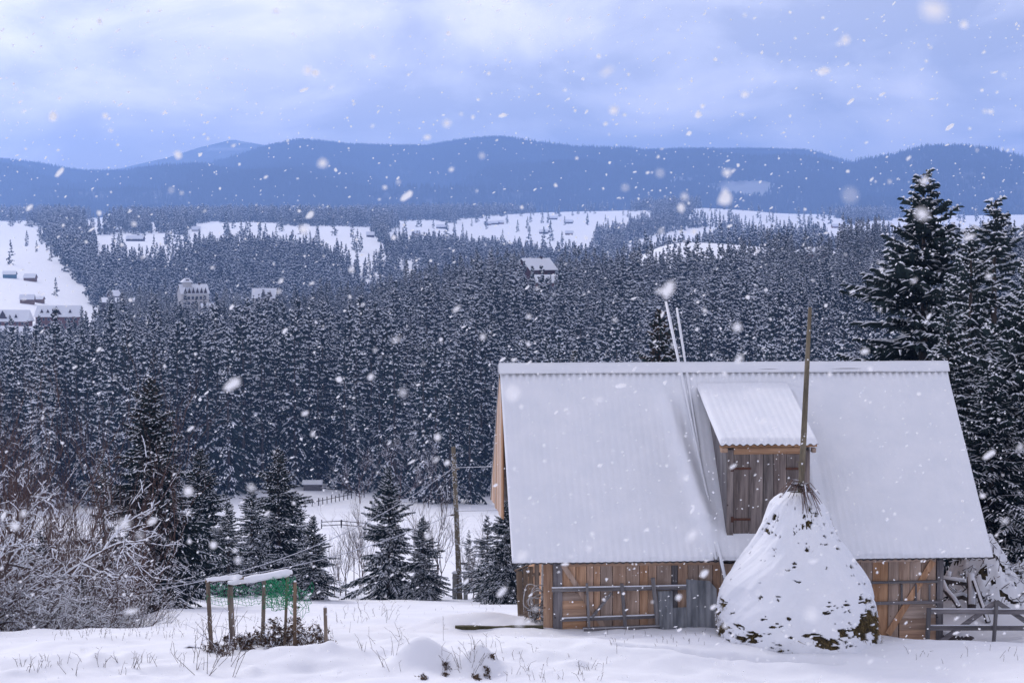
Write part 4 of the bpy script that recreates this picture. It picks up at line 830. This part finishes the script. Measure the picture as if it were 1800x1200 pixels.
for k in range(9):
    cx_, cz_ = g.uniform(-.13, .13), g.uniform(-.05, .38); rx, rz = g.uniform(.14, .26), g.uniform(.12, .36); ph = g.uniform(0, 6); w = g.normal(size=6) * .1
    path = [(cx_ + rx * math.cos(a + ph) * (1 + w[0] * math.sin(2 * a) + w[1] * math.sin(3 * a)), -.05 + .1 * math.sin(a * 2 + w[2] * 9) + .02 * k, cz_ + rz * math.sin(a + ph) * (1 + w[3] * math.cos(2 * a))) for a in np.linspace(0, 6.6, 26)]; b.tube(path, .013, 4)
for k in range(3):
    x = -.12 + .12 * k; b.tube([(x, -.1, .1), (x - .05, -.12, -.15), (x + .04, -.12, -.38), (x + .15, -.12, -.3)], .012, 4)
o = tag(b.build('vine_coil', mat('dry_vine', (.30, .27, .25), .8, c2=(.6, .6, .62), scale=9), None, True), 'tangle of pale dry vines hanging at the left barn corner', 'vines'); o.location = tuple(tp)
out = []
for k in range(60): p = np.array([g.normal() * .12, g.normal() * .05, -.1 + g.normal() * .16]); out.append((p, p + unit(g.normal(size=3)) * g.uniform(.08, .2), .012, .006))
T, M = segs_tris(out, g, .5, .5, .014); me = soup('dead_climber', T, M); me.materials.append(darkw); me.materials.append(tsnow); o = tag(link(me, 'dead_climber', None), 'dark withered climber under the vine tangle', 'plant'); o.location = tuple(tp)
bp = PT(865, 1106, 48.9); o = thing('timber_beam', 'long mossy timber beam under a snow bank left of the barn', 'beam', tuple(bp))
b = MB(); b.bar(tuple(PT(800, 1103, 48.9) - bp), tuple(PT(955, 1103, 48.9) - bp), .22, .10); b.build('beam', mat('mossy', (.03, .028, .012), .9, c2=(.08, .07, .03), scale=5), o)
b = MB(); b.bar(tuple(PT(900, 1112, 48.95) - bp), tuple(PT(955, 1112, 48.95) - bp), .2, .16); b.build('support_block', darkw, o)
# ================================================================== TRELLIS
tp0 = at_depth(460, 45.5); TR = thing('netted_trellis', 'wooden trellis with green netting and a snow-loaded top log', 'trellis', tuple(tp0))
def tp_(px, row, Y): return PT(px, row, Y - 1.25) - tp0
posts = [(365, 1022, 373, 1152, 46.5, .085), (404, 1027, 410, 1142, 47.2, .12), (464.5, 1018, 461, 1142, 47.3, .085), (505.5, 1009, 499, 1150, 46.7, .06), (518.5, 1022, 518, 1156, 46.3, .075)]
for a, r0, c, r1, Y, w in posts:
    b = MB(); b.bar(tuple(tp_(c, r1 + 14, Y)), tuple(tp_(a, r0, Y)), w, w * .9, (0, -1, 0)); b.build('post', postm, TR)
    b = MB(); q = tp_(a, r0, Y); b.tube([tuple(q), tuple(q + [0, 0, .03])], [w * .55, w * .3], 7); b.build('snow_cap', snow, TR, True)
b = MB(); b.bar(tuple(tp_(361, 1021, 46.5)), tuple(tp_(428, 1015, 46.8)), .09, .05); o = b.build('top_rail', postm, TR)
b = MB(); b.tube([tuple(tp_(362 + k * 8, 1018.5 - k * .75, 46.5)) for k in range(9)], [.035, .05, .055, .05, .06, .055, .06, .07, .03], 7); b.build('snow', snow, o, True)
b = MB(); b.tube([tuple(tp_(402, 1027, 47.1)), tuple(tp_(455, 1017, 47.0)), tuple(tp_(513, 1008, 46.6))], [.055, .05, .04], 8); o = b.build('top_log', bark, TR, True)
b = MB(); b.tube([tuple(tp_(402 + 111 * k / 12, 1024 - 19 * k / 12, 47.1 - .5 * k / 12)) for k in range(13)], [.055, .075, .07, .075, .09, .10, .085, .085, .09, .095, .10, .095, .05], 8); b.build('snow', snow, o, True)
g = np.random.default_rng(21)
def net(x0, x1, r0, r1, Y0, Y1, nx, ny, par, mess):
    b = MB(); D = lambda i, j: tuple(tp_(x0 + (x1 - x0) * i / nx + mess * vnoise(i * .9, j * .7, 3), r0 + (r1 - r0) * j / ny + mess * vnoise(i * .8 + 9, j * .9, 4) + 4 * math.sin(math.pi * i / nx) , Y0 + (Y1 - Y0) * i / nx + .1 * float(vnoise(i * .7, j * .7, 5))))
    for i in range(nx + 1): b.tube([D(i, j) for j in range(ny + 1)], .0055, 3, cap=False)
    for j in range(ny + 1): b.tube([D(i, j) for i in range(nx + 1)], .0055, 3, cap=False)
    b.build('net', netm, par)
net(365, 404, 1023, 1060, 46.5, 47.2, 7, 6, TR, 5.0); net(406, 464, 1026, 1060, 47.2, 47.3, 10, 6, TR, 5.0); net(464, 505, 1016, 1066, 47.3, 46.7, 16, 17, TR, 4.5); net(470, 518, 1014, 1064, 46.7, 46.4, 15, 15, TR, 5.5); net(506, 545, 1030, 1074, 46.6, 46.6, 8, 8, TR, 9)
p6 = at_depth(571, 45.1); b = MB(); q = PT(571.5, 1067, 45.1) - p6; b.bar((0, 0, -.3), tuple(q), .075, .07, (0, -1, 0)); o = tag(b.build('garden_post', postm), 'short lone wooden post right of the netted trellis', 'post'); o.location = tuple(p6)
b = MB(); b.tube([tuple(q), tuple(q + [0, 0, .03])], [.045, .02], 7); b.build('snow_cap', snow, o)
# dead plants beneath the trellis
def dead_plant(name, label, px, Y, seed, n, hmax, spread_m, leafy, cat='plant', drop=.0):
    g = np.random.default_rng(seed); c = at_depth(px, Y); out = []; L = []
    for k in range(n):
        p = np.array([g.normal() * spread_m, g.normal() * .25, 0.]); p[2] = hz(c[0] + p[0], Y + p[1]) - c[2] - .03; d = unit(np.array([g.normal() * .35, g.normal() * .35, 1.])); h = hmax * g.uniform(.3, 1)
        branching(g, p, d, h * .7, .009, 2 if leafy else 1, out, .75, -.05, 2, .55, .5)
    T, M = segs_tris(out, g, .3, .5, .008); 
    if leafy:
        S_ = [out[i] for i in g.integers(0, len(out), len(out) * leafy)]
        for s in S_:
            p = s[1] + g.normal(size=3) * .03; a, b_ = g.normal(size=3) * .035, g.normal(size=3) * .035; L.append([p, p + a, p + b_ + [0, 0, -.03]])
        T = np.concatenate([T, np.array(L)]); M = np.concatenate([M, np.where(g.random(len(L)) < .16, 1, 2)])
    me = soup(name, T, M); [me.materials.append(k) for k in (twigm, tsnow, leafm)]
    o = tag(link(me, name, None), label, cat); o.location = tuple(c); return o
dead_plant('withered_vine', 'heap of withered vines hanging under the netted end of the trellis', 497, 45.5, 31, 20, 1.15, .2, 2)
dead_plant('withered_vine', 'low mat of withered leaves between the trellis posts', 445, 45.8, 32, 36, .36, .4, 2)
dead_plant('withered_vine', 'withered creeper between trellis and lone short post', 543, 45.4, 33, 14, .9, .25, 1)
dead_plant('withered_vine', 'brown dead growth round the foot of the leftmost trellis post', 380, 45.1, 34, 14, .4, .22, 1)
dead_plant('tall_weed', 'tall leafless weed in front of the leftmost trellis post', 391, 44.0, 35, 12, 1.6, .08, 0)
log('fallen_branch', 'snow-topped fallen branch pointing left from the trellis foot', 'branch', [(322, 1141, 45.6), (333, 1136, 45.6), (350, 1139, 45.5), (368, 1144, 45.4)], .03, .7)
for k, (px, row, lb) in enumerate([(742, 1190, 'larger leaf-strewn dead clump on the snow mound at the bottom'), (785, 1172, 'smaller leafy tuft at the right of the larger snow mound'), (836, 1190, 'dead leafy tuft in the smaller snow mound'), (860, 1178, 'few leaves at the crest of the smaller snow mound')]):
    q = ground_px(px, row); dead_plant('leaf_tuft', lb, px, q[1] - .1, 50 + k, 5, .06, .04, 2)
# dry stalks all over the yard
g = np.random.default_rng(77); out = []
def stalks(n, x0, x1, r0, r1, hmin, hmax, r=.007):
    for k in range(n):
        q = ground_px(g.uniform(x0, x1), g.uniform(r0, r1), 40, 90); h = g.uniform(hmin, hmax); d = unit(np.array([g.normal() * .5, g.normal() * .3, 1.])); p1 = q + d * h * .6; d2 = unit(d + g.normal(size=3) * .4); p2 = p1 + d2 * h * .4
        out.append((q - [0, 0, .05], p1, r, r * .8)); out.append((p1, p2, r * .8, r * .5))
        if g.random() < .5:
            for m_ in range(g.integers(1, 4)): s0 = q + d * h * g.uniform(.3, .9); out.append((s0, s0 + unit(g.normal(size=3) + [0, 0, .6]) * h * .25, r * .7, r * .5))
stalks(60, 230, 640, 1085, 1120, .06, .34, .004); stalks(70, 90, 360, 1105, 1125, .05, .28, .004)
for k in range(26): cx_, cr_ = g.uniform(20, 360), g.uniform(1158, 1186); stalks(g.integers(1, 5), cx_ - 9, cx_ + 9, cr_, cr_ + 3, .06, .42, .0055)
for k in range(20): cx_, cr_ = g.uniform(610, 900), g.uniform(1122, 1182); stalks(g.integers(1, 5), cx_ - 12, cx_ + 12, cr_, cr_ + 3, .12, .6, .005)
for k in range(24): cx_, cr_ = g.uniform(850, 1090), g.uniform(1142, 1196); stalks(g.integers(1, 4), cx_ - 8, cx_ + 8, cr_, cr_ + 3, .06, .34, .005)

stalks(26, 590, 700, 1068, 1095, .15, .5, .006); stalks(30, 640, 900, 1050, 1075, .08, .25, .006); stalks(14, 1560, 1800, 1140, 1175, .1, .3, .005); stalks(30, 1060, 1250, 1112, 1135, .06, .15, .005); stalks(16, 340, 420, 1150, 1195, .5, 1.2, .008)
T, M = segs_tris(out, g, .0, .5, .006); me = soup('dry_stalks', T, M); me.materials.append(twigm); me.materials.append(tsnow); kind(link(me, 'dry_stalks', None), 'stuff', 'dry weed stalks poking through the yard snow')
# ================================================================== UTILITY POLE + CABLES
UP = at_depth(808, 95.0); up_ = thing('utility_pole', 'snow-flecked wooden utility pole between the small spruces', 'utility pole', tuple(UP))
ptop = PT(797, 785, 95) - UP; b = MB(); b.tube([(0, 0, -.5), tuple(ptop * .5), tuple(ptop)], [.14, .12, .10], 9); b.build('shaft', polem, up_, True)
for dx in (-.27, .27): b = MB(); b.bar((dx, -.05, -.5), (dx * .95, -.05, 1.25), .2, .2, (0, -1, 0)); o = b.build('footing', mat('concrete', (.16, .155, .14), .9, c2=(.3, .29, .27), scale=6), up_); b = MB(); b.tube([(dx * .95, -.05, 1.24), (dx * .95, -.05, 1.36)], [.16, .06], 8); b.build('snow_cap', snow, o, True)
for z in (.35, 1.05): b = MB(); b.bar((-.38, -.17, z), (.38, -.17, z + .03), .03, .05); b.build('strap', cablem, up_)
for row in (824, 905): q = PT(800, row, 95) - UP; b = MB(); b.bar(tuple(q - [.22, 0, 0]), tuple(q + [.2, 0, 0]), .05, .07); b.build('insulator_bracket', postm, up_)
g = np.random.default_rng(4); T = []
for k in range(260):
    z = g.uniform(.2, 7.0); a = g.uniform(3.3, 6.1); c = ptop * (z / ptop[2]); p = c + np.array([math.cos(a), math.sin(a), 0]) * .135; T.append([p + [-.025, 0, -.02], p + [.025, 0, -.02], p + [g.normal() * .02, -.03, .03]])
fl_ = link(soup('snow_flecks', np.array(T)), 'snow_flecks', tsnow, up_); fl_['kind'] = 'stuff'
def cable(label, a, c, sag, r=.012, sn=True):
    a = np.array(a); c = np.array(c); P = [a + (c - a) * k / 24 - np.array([0, 0, 4 * sag * (k / 24) * (1 - k / 24)]) for k in range(25)]
    o = thing('power_cable', label, 'cable', tuple(a)); b = MB(); b.tube([tuple(p - a) for p in P], r, 4, cap=False); b.build('wire', cablem, o)
    if sn: b = MB(); b.tube([tuple(p - a + [0, 0, r * 1.1]) for p in P], r * 1.0, 4, cap=False); b.build('snow', tsnow, o)
cable('upper power cable running from the pole down to the left over the trellis', PT(797, 822, 95), PT(200, 1046, 70), 1.1)
cable('lower power cable sagging left from the pole behind the trellis', PT(797, 902, 95), PT(150, 1030, 74), .9)
cable('upper power cable from the pole to the spruces right of the barn', PT(800, 822, 95), PT(1830, 795, 55), -.02)
cable('lower power cable from the pole to the spruces right of the barn', PT(800, 898, 95), PT(1830, 869, 55), .02)
# ================================================================== MEADOW: fences, shed
def meadow_fence(label, pts, rails, step):
    Q = [ground_px(x, r, 100, 420) for x, r in pts]; o = thing('meadow_fence', label, 'fence', tuple(Q[0])); 
    for a, c in zip(Q[:-1], Q[1:]):
        n = max(1, int(np.linalg.norm((c - a)[:2]) / step))
        for k in range(n + 1):
            p = a + (c - a) * k / n; p[2] = hz(p[0], p[1]); p = p - Q[0]; b = MB(); b.bar(tuple(p - [0, 0, .3]), tuple(p + [rnd.uniform(-.08, .08), 0, 1.25 + rnd.uniform(-.15, .15)]), .14, .14); b.build('post', darkw, o)
        for z in rails:
            b = MB(); P = [a + (c - a) * k / 8 for k in range(9)]; b.tube([tuple(np.array([p[0], p[1], hz(p[0], p[1]) + z]) - Q[0]) for p in P], .06, 4); b.build('rail', darkw, o)
meadow_fence('thin post fence slanting across the upper snowy meadow', [(525, 892), (560, 888), (618, 876)], (.75,), 1.7)
meadow_fence('two-rail fence across the lower snowy meadow', [(565, 929), (600, 927), (642, 931)], (.45, 1.0), 3.2)
meadow_fence('dark fence along the forest edge at the top of the meadow', [(560, 862), (600, 866), (640, 874)], (.5, 1.0), 3.0)
meadow_fence('dark fence below the forest edge right of the frosted trees', [(700, 884), (760, 886), (800, 892)], (.9,), 4.0)
def house(label, px, Y, w, d, hw, hr, yaw=0.0, zoff=None, wall=None, roofm=snow, wins=(), dorm=(), name='house', cat='house', hip=0.0, over=.5, rowbase=None, chim=False, snap=False):
    g = at_depth(px, Y)
    if snap: g = ground_px(px, rowbase, Y * .72, Y * 1.3)
    elif rowbase is not None: g[2] = max(g[2], PT(px, rowbase, Y)[2]) if zoff is None else PT(px, rowbase, Y)[2]
    o = thing(name, label, cat, tuple(g), R(yaw)); b = MB(); b.box((-w/2, 0, -2.5), (w/2, d, hw)); b.add([(-w/2, 0, hw), (-w/2, d, hw), (-w/2, d/2, hw + hr * .93), (w/2, 0, hw), (w/2, d, hw), (w/2, d/2, hw + hr * .93)], [(0, 2, 1), (3, 4, 5)] if not hip else []); wl = b.build('wall', wall, o)
    e = over; x0, x1 = -w/2 - e, w/2 + e; h0 = hw - e * hr / (d / 2); k = hip * w; th = .28
    b = MB(); b.add([(x0, -e, h0), (x1, -e, h0), (x1 - k, d/2, hw + hr), (x0 + k, d/2, hw + hr), (x1, d + e, h0), (x0, d + e, h0)], [(0, 1, 2, 3), (2, 4, 5, 3), (1, 4, 2), (0, 3, 5)] if hip else [(0, 1, 2, 3), (2, 4, 5, 3)])
    b.add([(x0, -e, h0 + th), (x1, -e, h0 + th), (x1 - k, d/2, hw + hr + th), (x0 + k, d/2, hw + hr + th), (x1, d + e, h0 + th), (x0, d + e, h0 + th)], [(0, 1, 2, 3), (2, 4, 5, 3)] + ([(1, 4, 2), (0, 3, 5)] if hip else []), 1)
    b.add([(x0, -e, h0), (x1, -e, h0), (x1, -e, h0 + th), (x0, -e, h0 + th)], [(0, 1, 2, 3)], 1)
    if not hip:
        for x in (x0, x1): b.add([(x, -e, h0), (x, d/2, hw + hr), (x, d + e, h0), (x, -e, h0 + th), (x, d/2, hw + hr + th), (x, d + e, h0 + th)], [(0, 1, 4, 3), (1, 2, 5, 4)], 1)
    rf = b.build('roof', [hdark, roofm], o)
    for (wx, wz, ww, wh) in wins:
        b = MB(); b.box((wx - ww/2 - .12, -.06, wz - .12), (wx + ww/2 + .12, .02, wz + wh + .12)); fr = b.build('window', hframe, o); b = MB(); b.box((wx - ww/2, -.1, wz), (wx + ww/2, -.02, wz + wh)); b.build('pane', hglass, fr)
    for (dx, dw, dh, z0) in dorm:             # pointed gable dormers on the front slope
        y0 = (z0 - h0) / hr * d / 2 - e; yb = y0 + dh / hr * d / 2 * 1.02; b = MB(); b.add([(dx - dw/2, y0 - .15, z0 + th), (dx + dw/2, y0 - .15, z0 + th), (dx, y0 - .15, z0 + dh + th)], [(0, 1, 2)])
        dd = b.build('dormer', hdark, rf); b = MB(); v = [(dx - dw/2 - .25, y0 - .4, z0 + th - .15), (dx, y0 - .4, z0 + dh + th + .15), (dx + dw/2 + .25, y0 - .4, z0 + th - .15), (dx, yb + .5, z0 + dh + th + .15), (dx - dw/2 - .25, y0 + .5, z0 + th - .1), (dx + dw/2 + .25, y0 + .5, z0 + th - .1)]
        b.add(v, [(0, 1, 3, 4), (2, 5, 3, 1)]); b.build('dormer_roof', roofm, rf)
    if chim: b = MB(); b.box((w * .2, d * .45, hw + hr * .6), (w * .2 + .8, d * .45 + .8, hw + hr + 1.0)); b.build('chimney', hdark, rf)
    return o
hdark = mat('house_dark_wood', (.045, .03, .028), .9, c2=(.08, .055, .05), scale=1.2); hred = mat('house_red_wood', (.13, .05, .035), .85, c2=(.20, .09, .06), scale=.5, stretch=(3, 1, .3)); hplaster = mat('plaster', (.55, .53, .52), .9, c2=(.66, .64, .62), scale=.4)
hframe = mat('window_frame', (.30, .27, .26), .7); hglass = mat('window_glass', (.03, .035, .045), .15); hbrown = mat('log_brown', (.16, .085, .05), .85, c2=(.24, .14, .08), scale=.6, stretch=(.3, 1, 3)); hteal = mat('teal_wall', (.10, .20, .27), .8); rsheet = mat('red_sheet', (.35, .13, .14), .5)
b = MB(); q = ground_px(550, 862, 200, 420); o = house('tiny grey hay shed with flat snowy roof at the forest edge', 547, q[1], 3.2, 2.2, 1.2, .35, 0, wall=greyh, name='hay_shed', cat='shed', over=.25)
# hotel
hw_, hd_ = 14.0, 8.5; HT_ = house('pale five-storey hotel with a row of pointed dormers above the forest', 343, 1000, hw_, hd_, 11.6, 4.2, 24, rowbase=556, zoff=0, wall=hplaster, name='hotel', cat='hotel', over=.4,
    wins=[(-5.3 + 2.05 * i, z, 1.15, 1.35) for z in (.7, 3.3, 5.9, 8.6) for i in range(6)], dorm=[(-5.1 + 2.05 * i, 1.7, 2.9, 11.3) for i in range(6)], chim=True)
for z in (2.7, 8.1): b = MB(); b.box((-hw_/2 - .15, -.18, z), (hw_/2 + .15, -.0, z + .28)); b.build('belt_course', hframe, HT_)
b = MB(); b.box((-hw_/2 - .6, -1.4, 5.0), (hw_/2 - 3.5, -.02, 5.25)); o = b.build('balcony', hframe, HT_); b = MB(); b.box((-hw_/2 - .6, -1.4, 5.25), (hw_/2 - 3.5, -.1, 5.45)); b.build('snow', snow, o)
for x in (-3.2, ): 
    b = MB(); b.box((x - 2, 2.5, 14.5), (x + 2, 6, 17.0)); tw_ = b.build('turret', hplaster, HT_); b = MB(); b.add([(x - 2.9, 1.6, 17), (x + 2.9, 1.6, 17), (x + 2.9, 6.9, 17), (x - 2.9, 6.9, 17), (x - 1, 3.6, 19), (x + 1, 3.6, 19), (x + 1, 5, 19), (x - 1, 5, 19)], [(0, 1, 5, 4), (1, 2, 6, 5), (2, 3, 7, 6), (3, 0, 4, 7), (4, 5, 6, 7), (0, 3, 2, 1)]); b.build('turret_roof', snow, HT_); b = MB(); b.box((x - .8, 2.4, 17.3), (x + .8, 3, 18.4)); b.build('turret_window', hdark, HT_)
house('small snowy-roofed annex at the left foot of the hotel', 313, 985, 6, 6, 3, 3, 65, rowbase=556, zoff=0, wall=hdark, name='annex', cat='house')
house('low snowy-roofed wing in front of the hotel\'s right corner', 371, 978, 9, 6, 3.2, 3, 12, rowbase=556, zoff=0, wall=hplaster, name='annex', cat='house', dorm=[(-3.3, 3, 2.6, 3.1)])
house('white house with twin pointed dormers half hidden by treetops', 466, 960, 12, 7, 7, 4, 4, rowbase=548, zoff=0, wall=hplaster, dorm=[(-.8, 2.2, 3, 7), (2.3, 2.2, 3, 7)], wins=[(-4, 5, 1, 1.3), (4, 5, 1, 1.3)])
house('long red-brown lodge with one large and several small gables', 101, 1000, 22, 9, 6.2, 4.6, 3, rowbase=576, zoff=0, wall=hred, name='lodge', cat='lodge', hip=.04, dorm=[(-.7, 5.2, 4.2, 6.4), (-8, 1.6, 1.8, 7.2), (-5, 1.6, 1.8, 7.2), (6.0, 1.6, 1.8, 7.2)], wins=[(x, z, .9, 1.3) for x in (-9.5, -7, -4.5, 4, 6.5, 9) for z in (.8, 3.6)], over=.8)
house('red-brown lodge with a big gable cut by the left edge', 12, 985, 20, 9, 5.8, 4.6, -3, rowbase=583, zoff=0, wall=hred, name='lodge', cat='lodge', hip=.04, dorm=[(-2.3, 4.6, 4.0, 6.2), (1.2, 1.3, 1.5, 6.6), (4.2, 1.6, 1.9, 6.6)], wins=[(x, z, .9, 1.3) for x in (-6, -3.5, 0, 2.5, 5, 7.5) for z in (.8, 3.4)], over=.8)
house('low snowy roof in front of the left lodge, lower picture edge side', -2, 945, 12, 8, 4, 3.6, 4, rowbase=602, zoff=0, wall=hred)
house('gabled snowy roof just below the two lodges', 38, 940, 11, 8, 4, 3.8, -12, rowbase=604, zoff=0, wall=hred)
house('long flat snowy roof between lodge and hotel', 205, 1075, 18, 7, 3.5, 2.0, 2, rowbase=542, zoff=0, wall=hdark); house('small pitched snowy roof on the long flat roof house', 203, 1085, 5, 6, 7, 2.6, 30, rowbase=542, zoff=0, wall=hdark)
house('little farmhouse with snowy roof above the long red-brown lodge', 47, 1150, 8, 5, 3, 2.4, 5, wall=hbrown, rowbase=534, snap=True); house('dark shed right of the little farmhouse', 66, 1160, 6, 4, 2.4, 1.4, -8, wall=hbrown, rowbase=532, snap=True, name='shed', cat='shed')
house('teal-walled cottage on the left snow slope', 16, 1320, 9, 6, 3, 2.0, 4, wall=hteal, rowbase=489, snap=True); house('brown cottage right of the teal one on the snow slope', 51, 1300, 8, 6, 2.6, 2.4, -5, wall=hbrown, rowbase=494, snap=True)
house('large dark red farmhouse standing above the forest crest', 954, 760, 12.0, 9, 4.6, 3.6, 38, rowbase=493, zoff=0, wall=mat('dark_red_wood', (.075, .028, .024), .9, c2=(.11, .045, .038), scale=.4, stretch=(3, 1, .3)), name='farmhouse', cat='house', over=.9, wins=[(-3, 1.5, 1.1, 1.3), (0, 1.5, 1.1, 1.3), (3, 1.5, 1.1, 1.3)], chim=True)
house('lower snowy roof just below the dark red farmhouse', 958, 738, 8, 6, 2.4, 2.4, -4, rowbase=507, zoff=0, wall=hred)
house('pale log house with snowy roof among treetops right of centre', 1428, 850, 9, 7, 3.6, 2.6, -20, rowbase=461, zoff=0, wall=hbrown, wins=[(2, 1, .9, 1.2)]); house('snow-roofed house glimpsed behind the tall right-hand spruce', 1690, 820, 11, 8, 4, 5, 28, rowbase=442, zoff=0, wall=hred)
FARH = [(181, 405, 2500, 13, hplaster, 'white house at the edge of the left upper field'), (236, 424, 2200, 22, hdark, 'long dark barn on the left middle field'), (207, 408, 2550, 9, hdark, 'small dark house right of the white field house'), (235, 404, 2600, 9, hbrown, 'small brown house behind the left middle field'),
 (148, 373, 3300, 14, hplaster, 'tiny house on the highest left clearing'), (392, 387, 2900, 24, hplaster, 'long pale house on the left-centre ridge field'), (607, 396, 2600, 26, hbrown, 'long tan farm building at the right end of the centre field'), (651, 417, 2200, 10, hdark, 'little dark barn under the trees at the field corner'),
 (345, 407, 2500, 12, hplaster, 'white cottage at the left end of the ridge field'), (713, 382, 3400, 22, hplaster, 'broad villa on the skyline field right of centre'), (740, 381, 3400, 14, hdark, 'dark house beside the broad skyline villa'), (775, 402, 3100, 16, hdark, 'house halfway down the second field'), (733, 414, 2900, 10, hbrown, 'small house among the trees below the villa'),
 (848, 378, 3700, 14, hdark, 'house left end of the big open field, upper edge'), (862, 377, 3700, 14, hplaster, 'pale house left end of the big open field'), (868, 395, 3300, 16, hdark, 'dark house in the left village cluster'), (880, 394, 3300, 13, hbrown, 'brown house in the left village cluster'), (858, 396, 3280, 12, hbrown, 'low house at the left of the village cluster'),
 (972, 386, 3500, 18, hdark, 'lone long house in the middle of the big field'), (1000, 393, 3400, 14, hdark, 'house on the slope of the big field'), (995, 371, 3900, 14, hplaster, 'pale house on the big field skyline'), (1030, 368, 3950, 14, hdark, 'dark house on the big field skyline'), (1140, 368, 3950, 16, hplaster, 'house at the right end of the big field skyline'),
 (955, 411, 3000, 14, hdark, 'dark house low on the big field'), (1000, 413, 3000, 12, hbrown, 'brown house low on the big field'), (1083, 434, 2400, 16, hplaster, 'pale house at the valley edge above the forest'), (1100, 421, 2600, 11, hdark, 'dark house at the left of the right valley strip'), (1115, 418, 2650, 16, hplaster, 'pale house in the right valley strip'), (1168, 406, 2850, 13, hdark, 'house at the upper bend of the valley strip'), (1180, 404, 2880, 11, hplaster, 'pale cottage at the upper bend of the valley strip'), (1222, 399, 3000, 20, hdark, 'long house at the right of the valley strip'),
 (1248, 361, 3900, 14, hdark, 'dark house on the far right skyline'), (1265, 360, 3900, 14, hplaster, 'pale house on the far right skyline'), (1290, 366, 3800, 12, hbrown, 'brown house below the right skyline'), (1475, 401, 2900, 22, hbrown, 'tan long barn on the right plateau'), (1430, 401, 2900, 10, hdark, 'small dark house left of the tan long barn'), (1505, 388, 3300, 14, hdark, 'dark house in the right plateau village'), (1520, 386, 3300, 12, hbrown, 'brown house in the right plateau village'), (1540, 386, 3350, 14, hplaster, 'pale house in the right plateau village'), (1560, 385, 3350, 14, hdark, 'dark house at the right end of the plateau village'), (1688, 382, 3300, 20, hplaster, 'pale long house between the right spruces')]
for px, row, Y, w, wl, lb in FARH: house(lb, px, Y, w * .9, 8, 3.0, 3.4, rnd.uniform(-15, 15), rowbase=row, wall=wl, over=.6, snap=True)
# ================================================================== FALLING SNOW
flakem = bpy.data.materials.new('snowflake'); flakem.use_nodes = True; nt = flakem.node_tree; nt.nodes.clear()
fo = nd(nt, 'ShaderNodeOutputMaterial'); fd = nd(nt, 'ShaderNodeBsdfDiffuse'); ft = nd(nt, 'ShaderNodeBsdfTranslucent'); fm = nd(nt, 'ShaderNodeMixShader')
fd.inputs[0].default_value = ft.inputs[0].default_value = (.97, .97, .98, 1); fm.inputs[0].default_value = .5; lk(nt, fd.outputs[0], fm.inputs[1]); lk(nt, ft.outputs[0], fm.inputs[2]); lk(nt, fm.outputs[0], fo.inputs[0])
g = np.random.default_rng(99); n = 26000
Xf = g.uniform(-14, 14, n); Yf = g.uniform(.9, 44, n); Zf = g.uniform(.5, 21, n)
g2 = np.random.default_rng(98); Xf[:1000] = g2.uniform(-5, 5, 1000); Yf[:1000] = g2.uniform(1.2, 9, 1000); Zf[:1000] = g2.uniform(7, 13.5, 1000)
ok = (Zf > HT(Xf, Yf) + .3); Xf, Yf, Zf = Xf[ok], Yf[ok], Zf[ok]; n = len(Xf)
bm = bmesh.new(); bmesh.ops.create_icosphere(bm, subdivisions=1, radius=1); IV = np.array([v.co[:] for v in bm.verts]); IF = np.array([[v.index for v in f.verts] for f in bm.faces]); bm.free()
size = .0055 + .0095 * g.random(n) ** 2 + np.where(g.random(n) < .05, .013 * g.random(n), 0); el = 1 + (g.random(n) < .3) * g.uniform(.5, 2.0, n)
V = IV[None] * (1 + .2 * g.normal(size=(n, len(IV), 1))); ax = unit(np.stack([g.uniform(.5, 1, n), g.normal(size=n) * .3, g.uniform(.1, .9, n)], 1))
V = V + (V @ ax[:, :, None]) * ax[:, None, :] * (el[:, None, None] - 1); V = V * size[:, None, None] + np.stack([Xf, Yf, Zf], 1)[:, None]
me = soup('falling_snow', V[:, IF].reshape(-1, 3, 3)); kind(link(me, 'falling_snow', flakem), 'stuff', 'scattered snowflakes falling through the air')
hz_b = MB(); hz_b.box((-19500, -200, -110), (19500, 14300, 690)); HZ = kind(hz_b.build('haze', None), 'stuff', 'thin blue winter haze filling the valley air')
hm = bpy.data.materials.new('haze_air'); hm.use_nodes = True; nt = hm.node_tree; nt.nodes.clear()
ho = nd(nt, 'ShaderNodeOutputMaterial'); pv = nd(nt, 'ShaderNodeVolumePrincipled'); lk(nt, pv.outputs[0], ho.inputs['Volume'])
pv.inputs['Color'].default_value = (0.32, 0.52, 1.0, 1); pv.inputs['Density'].default_value = 1.3e-4; pv.inputs['Anisotropy'].default_value = 0.4
HZ.data.materials.append(hm)
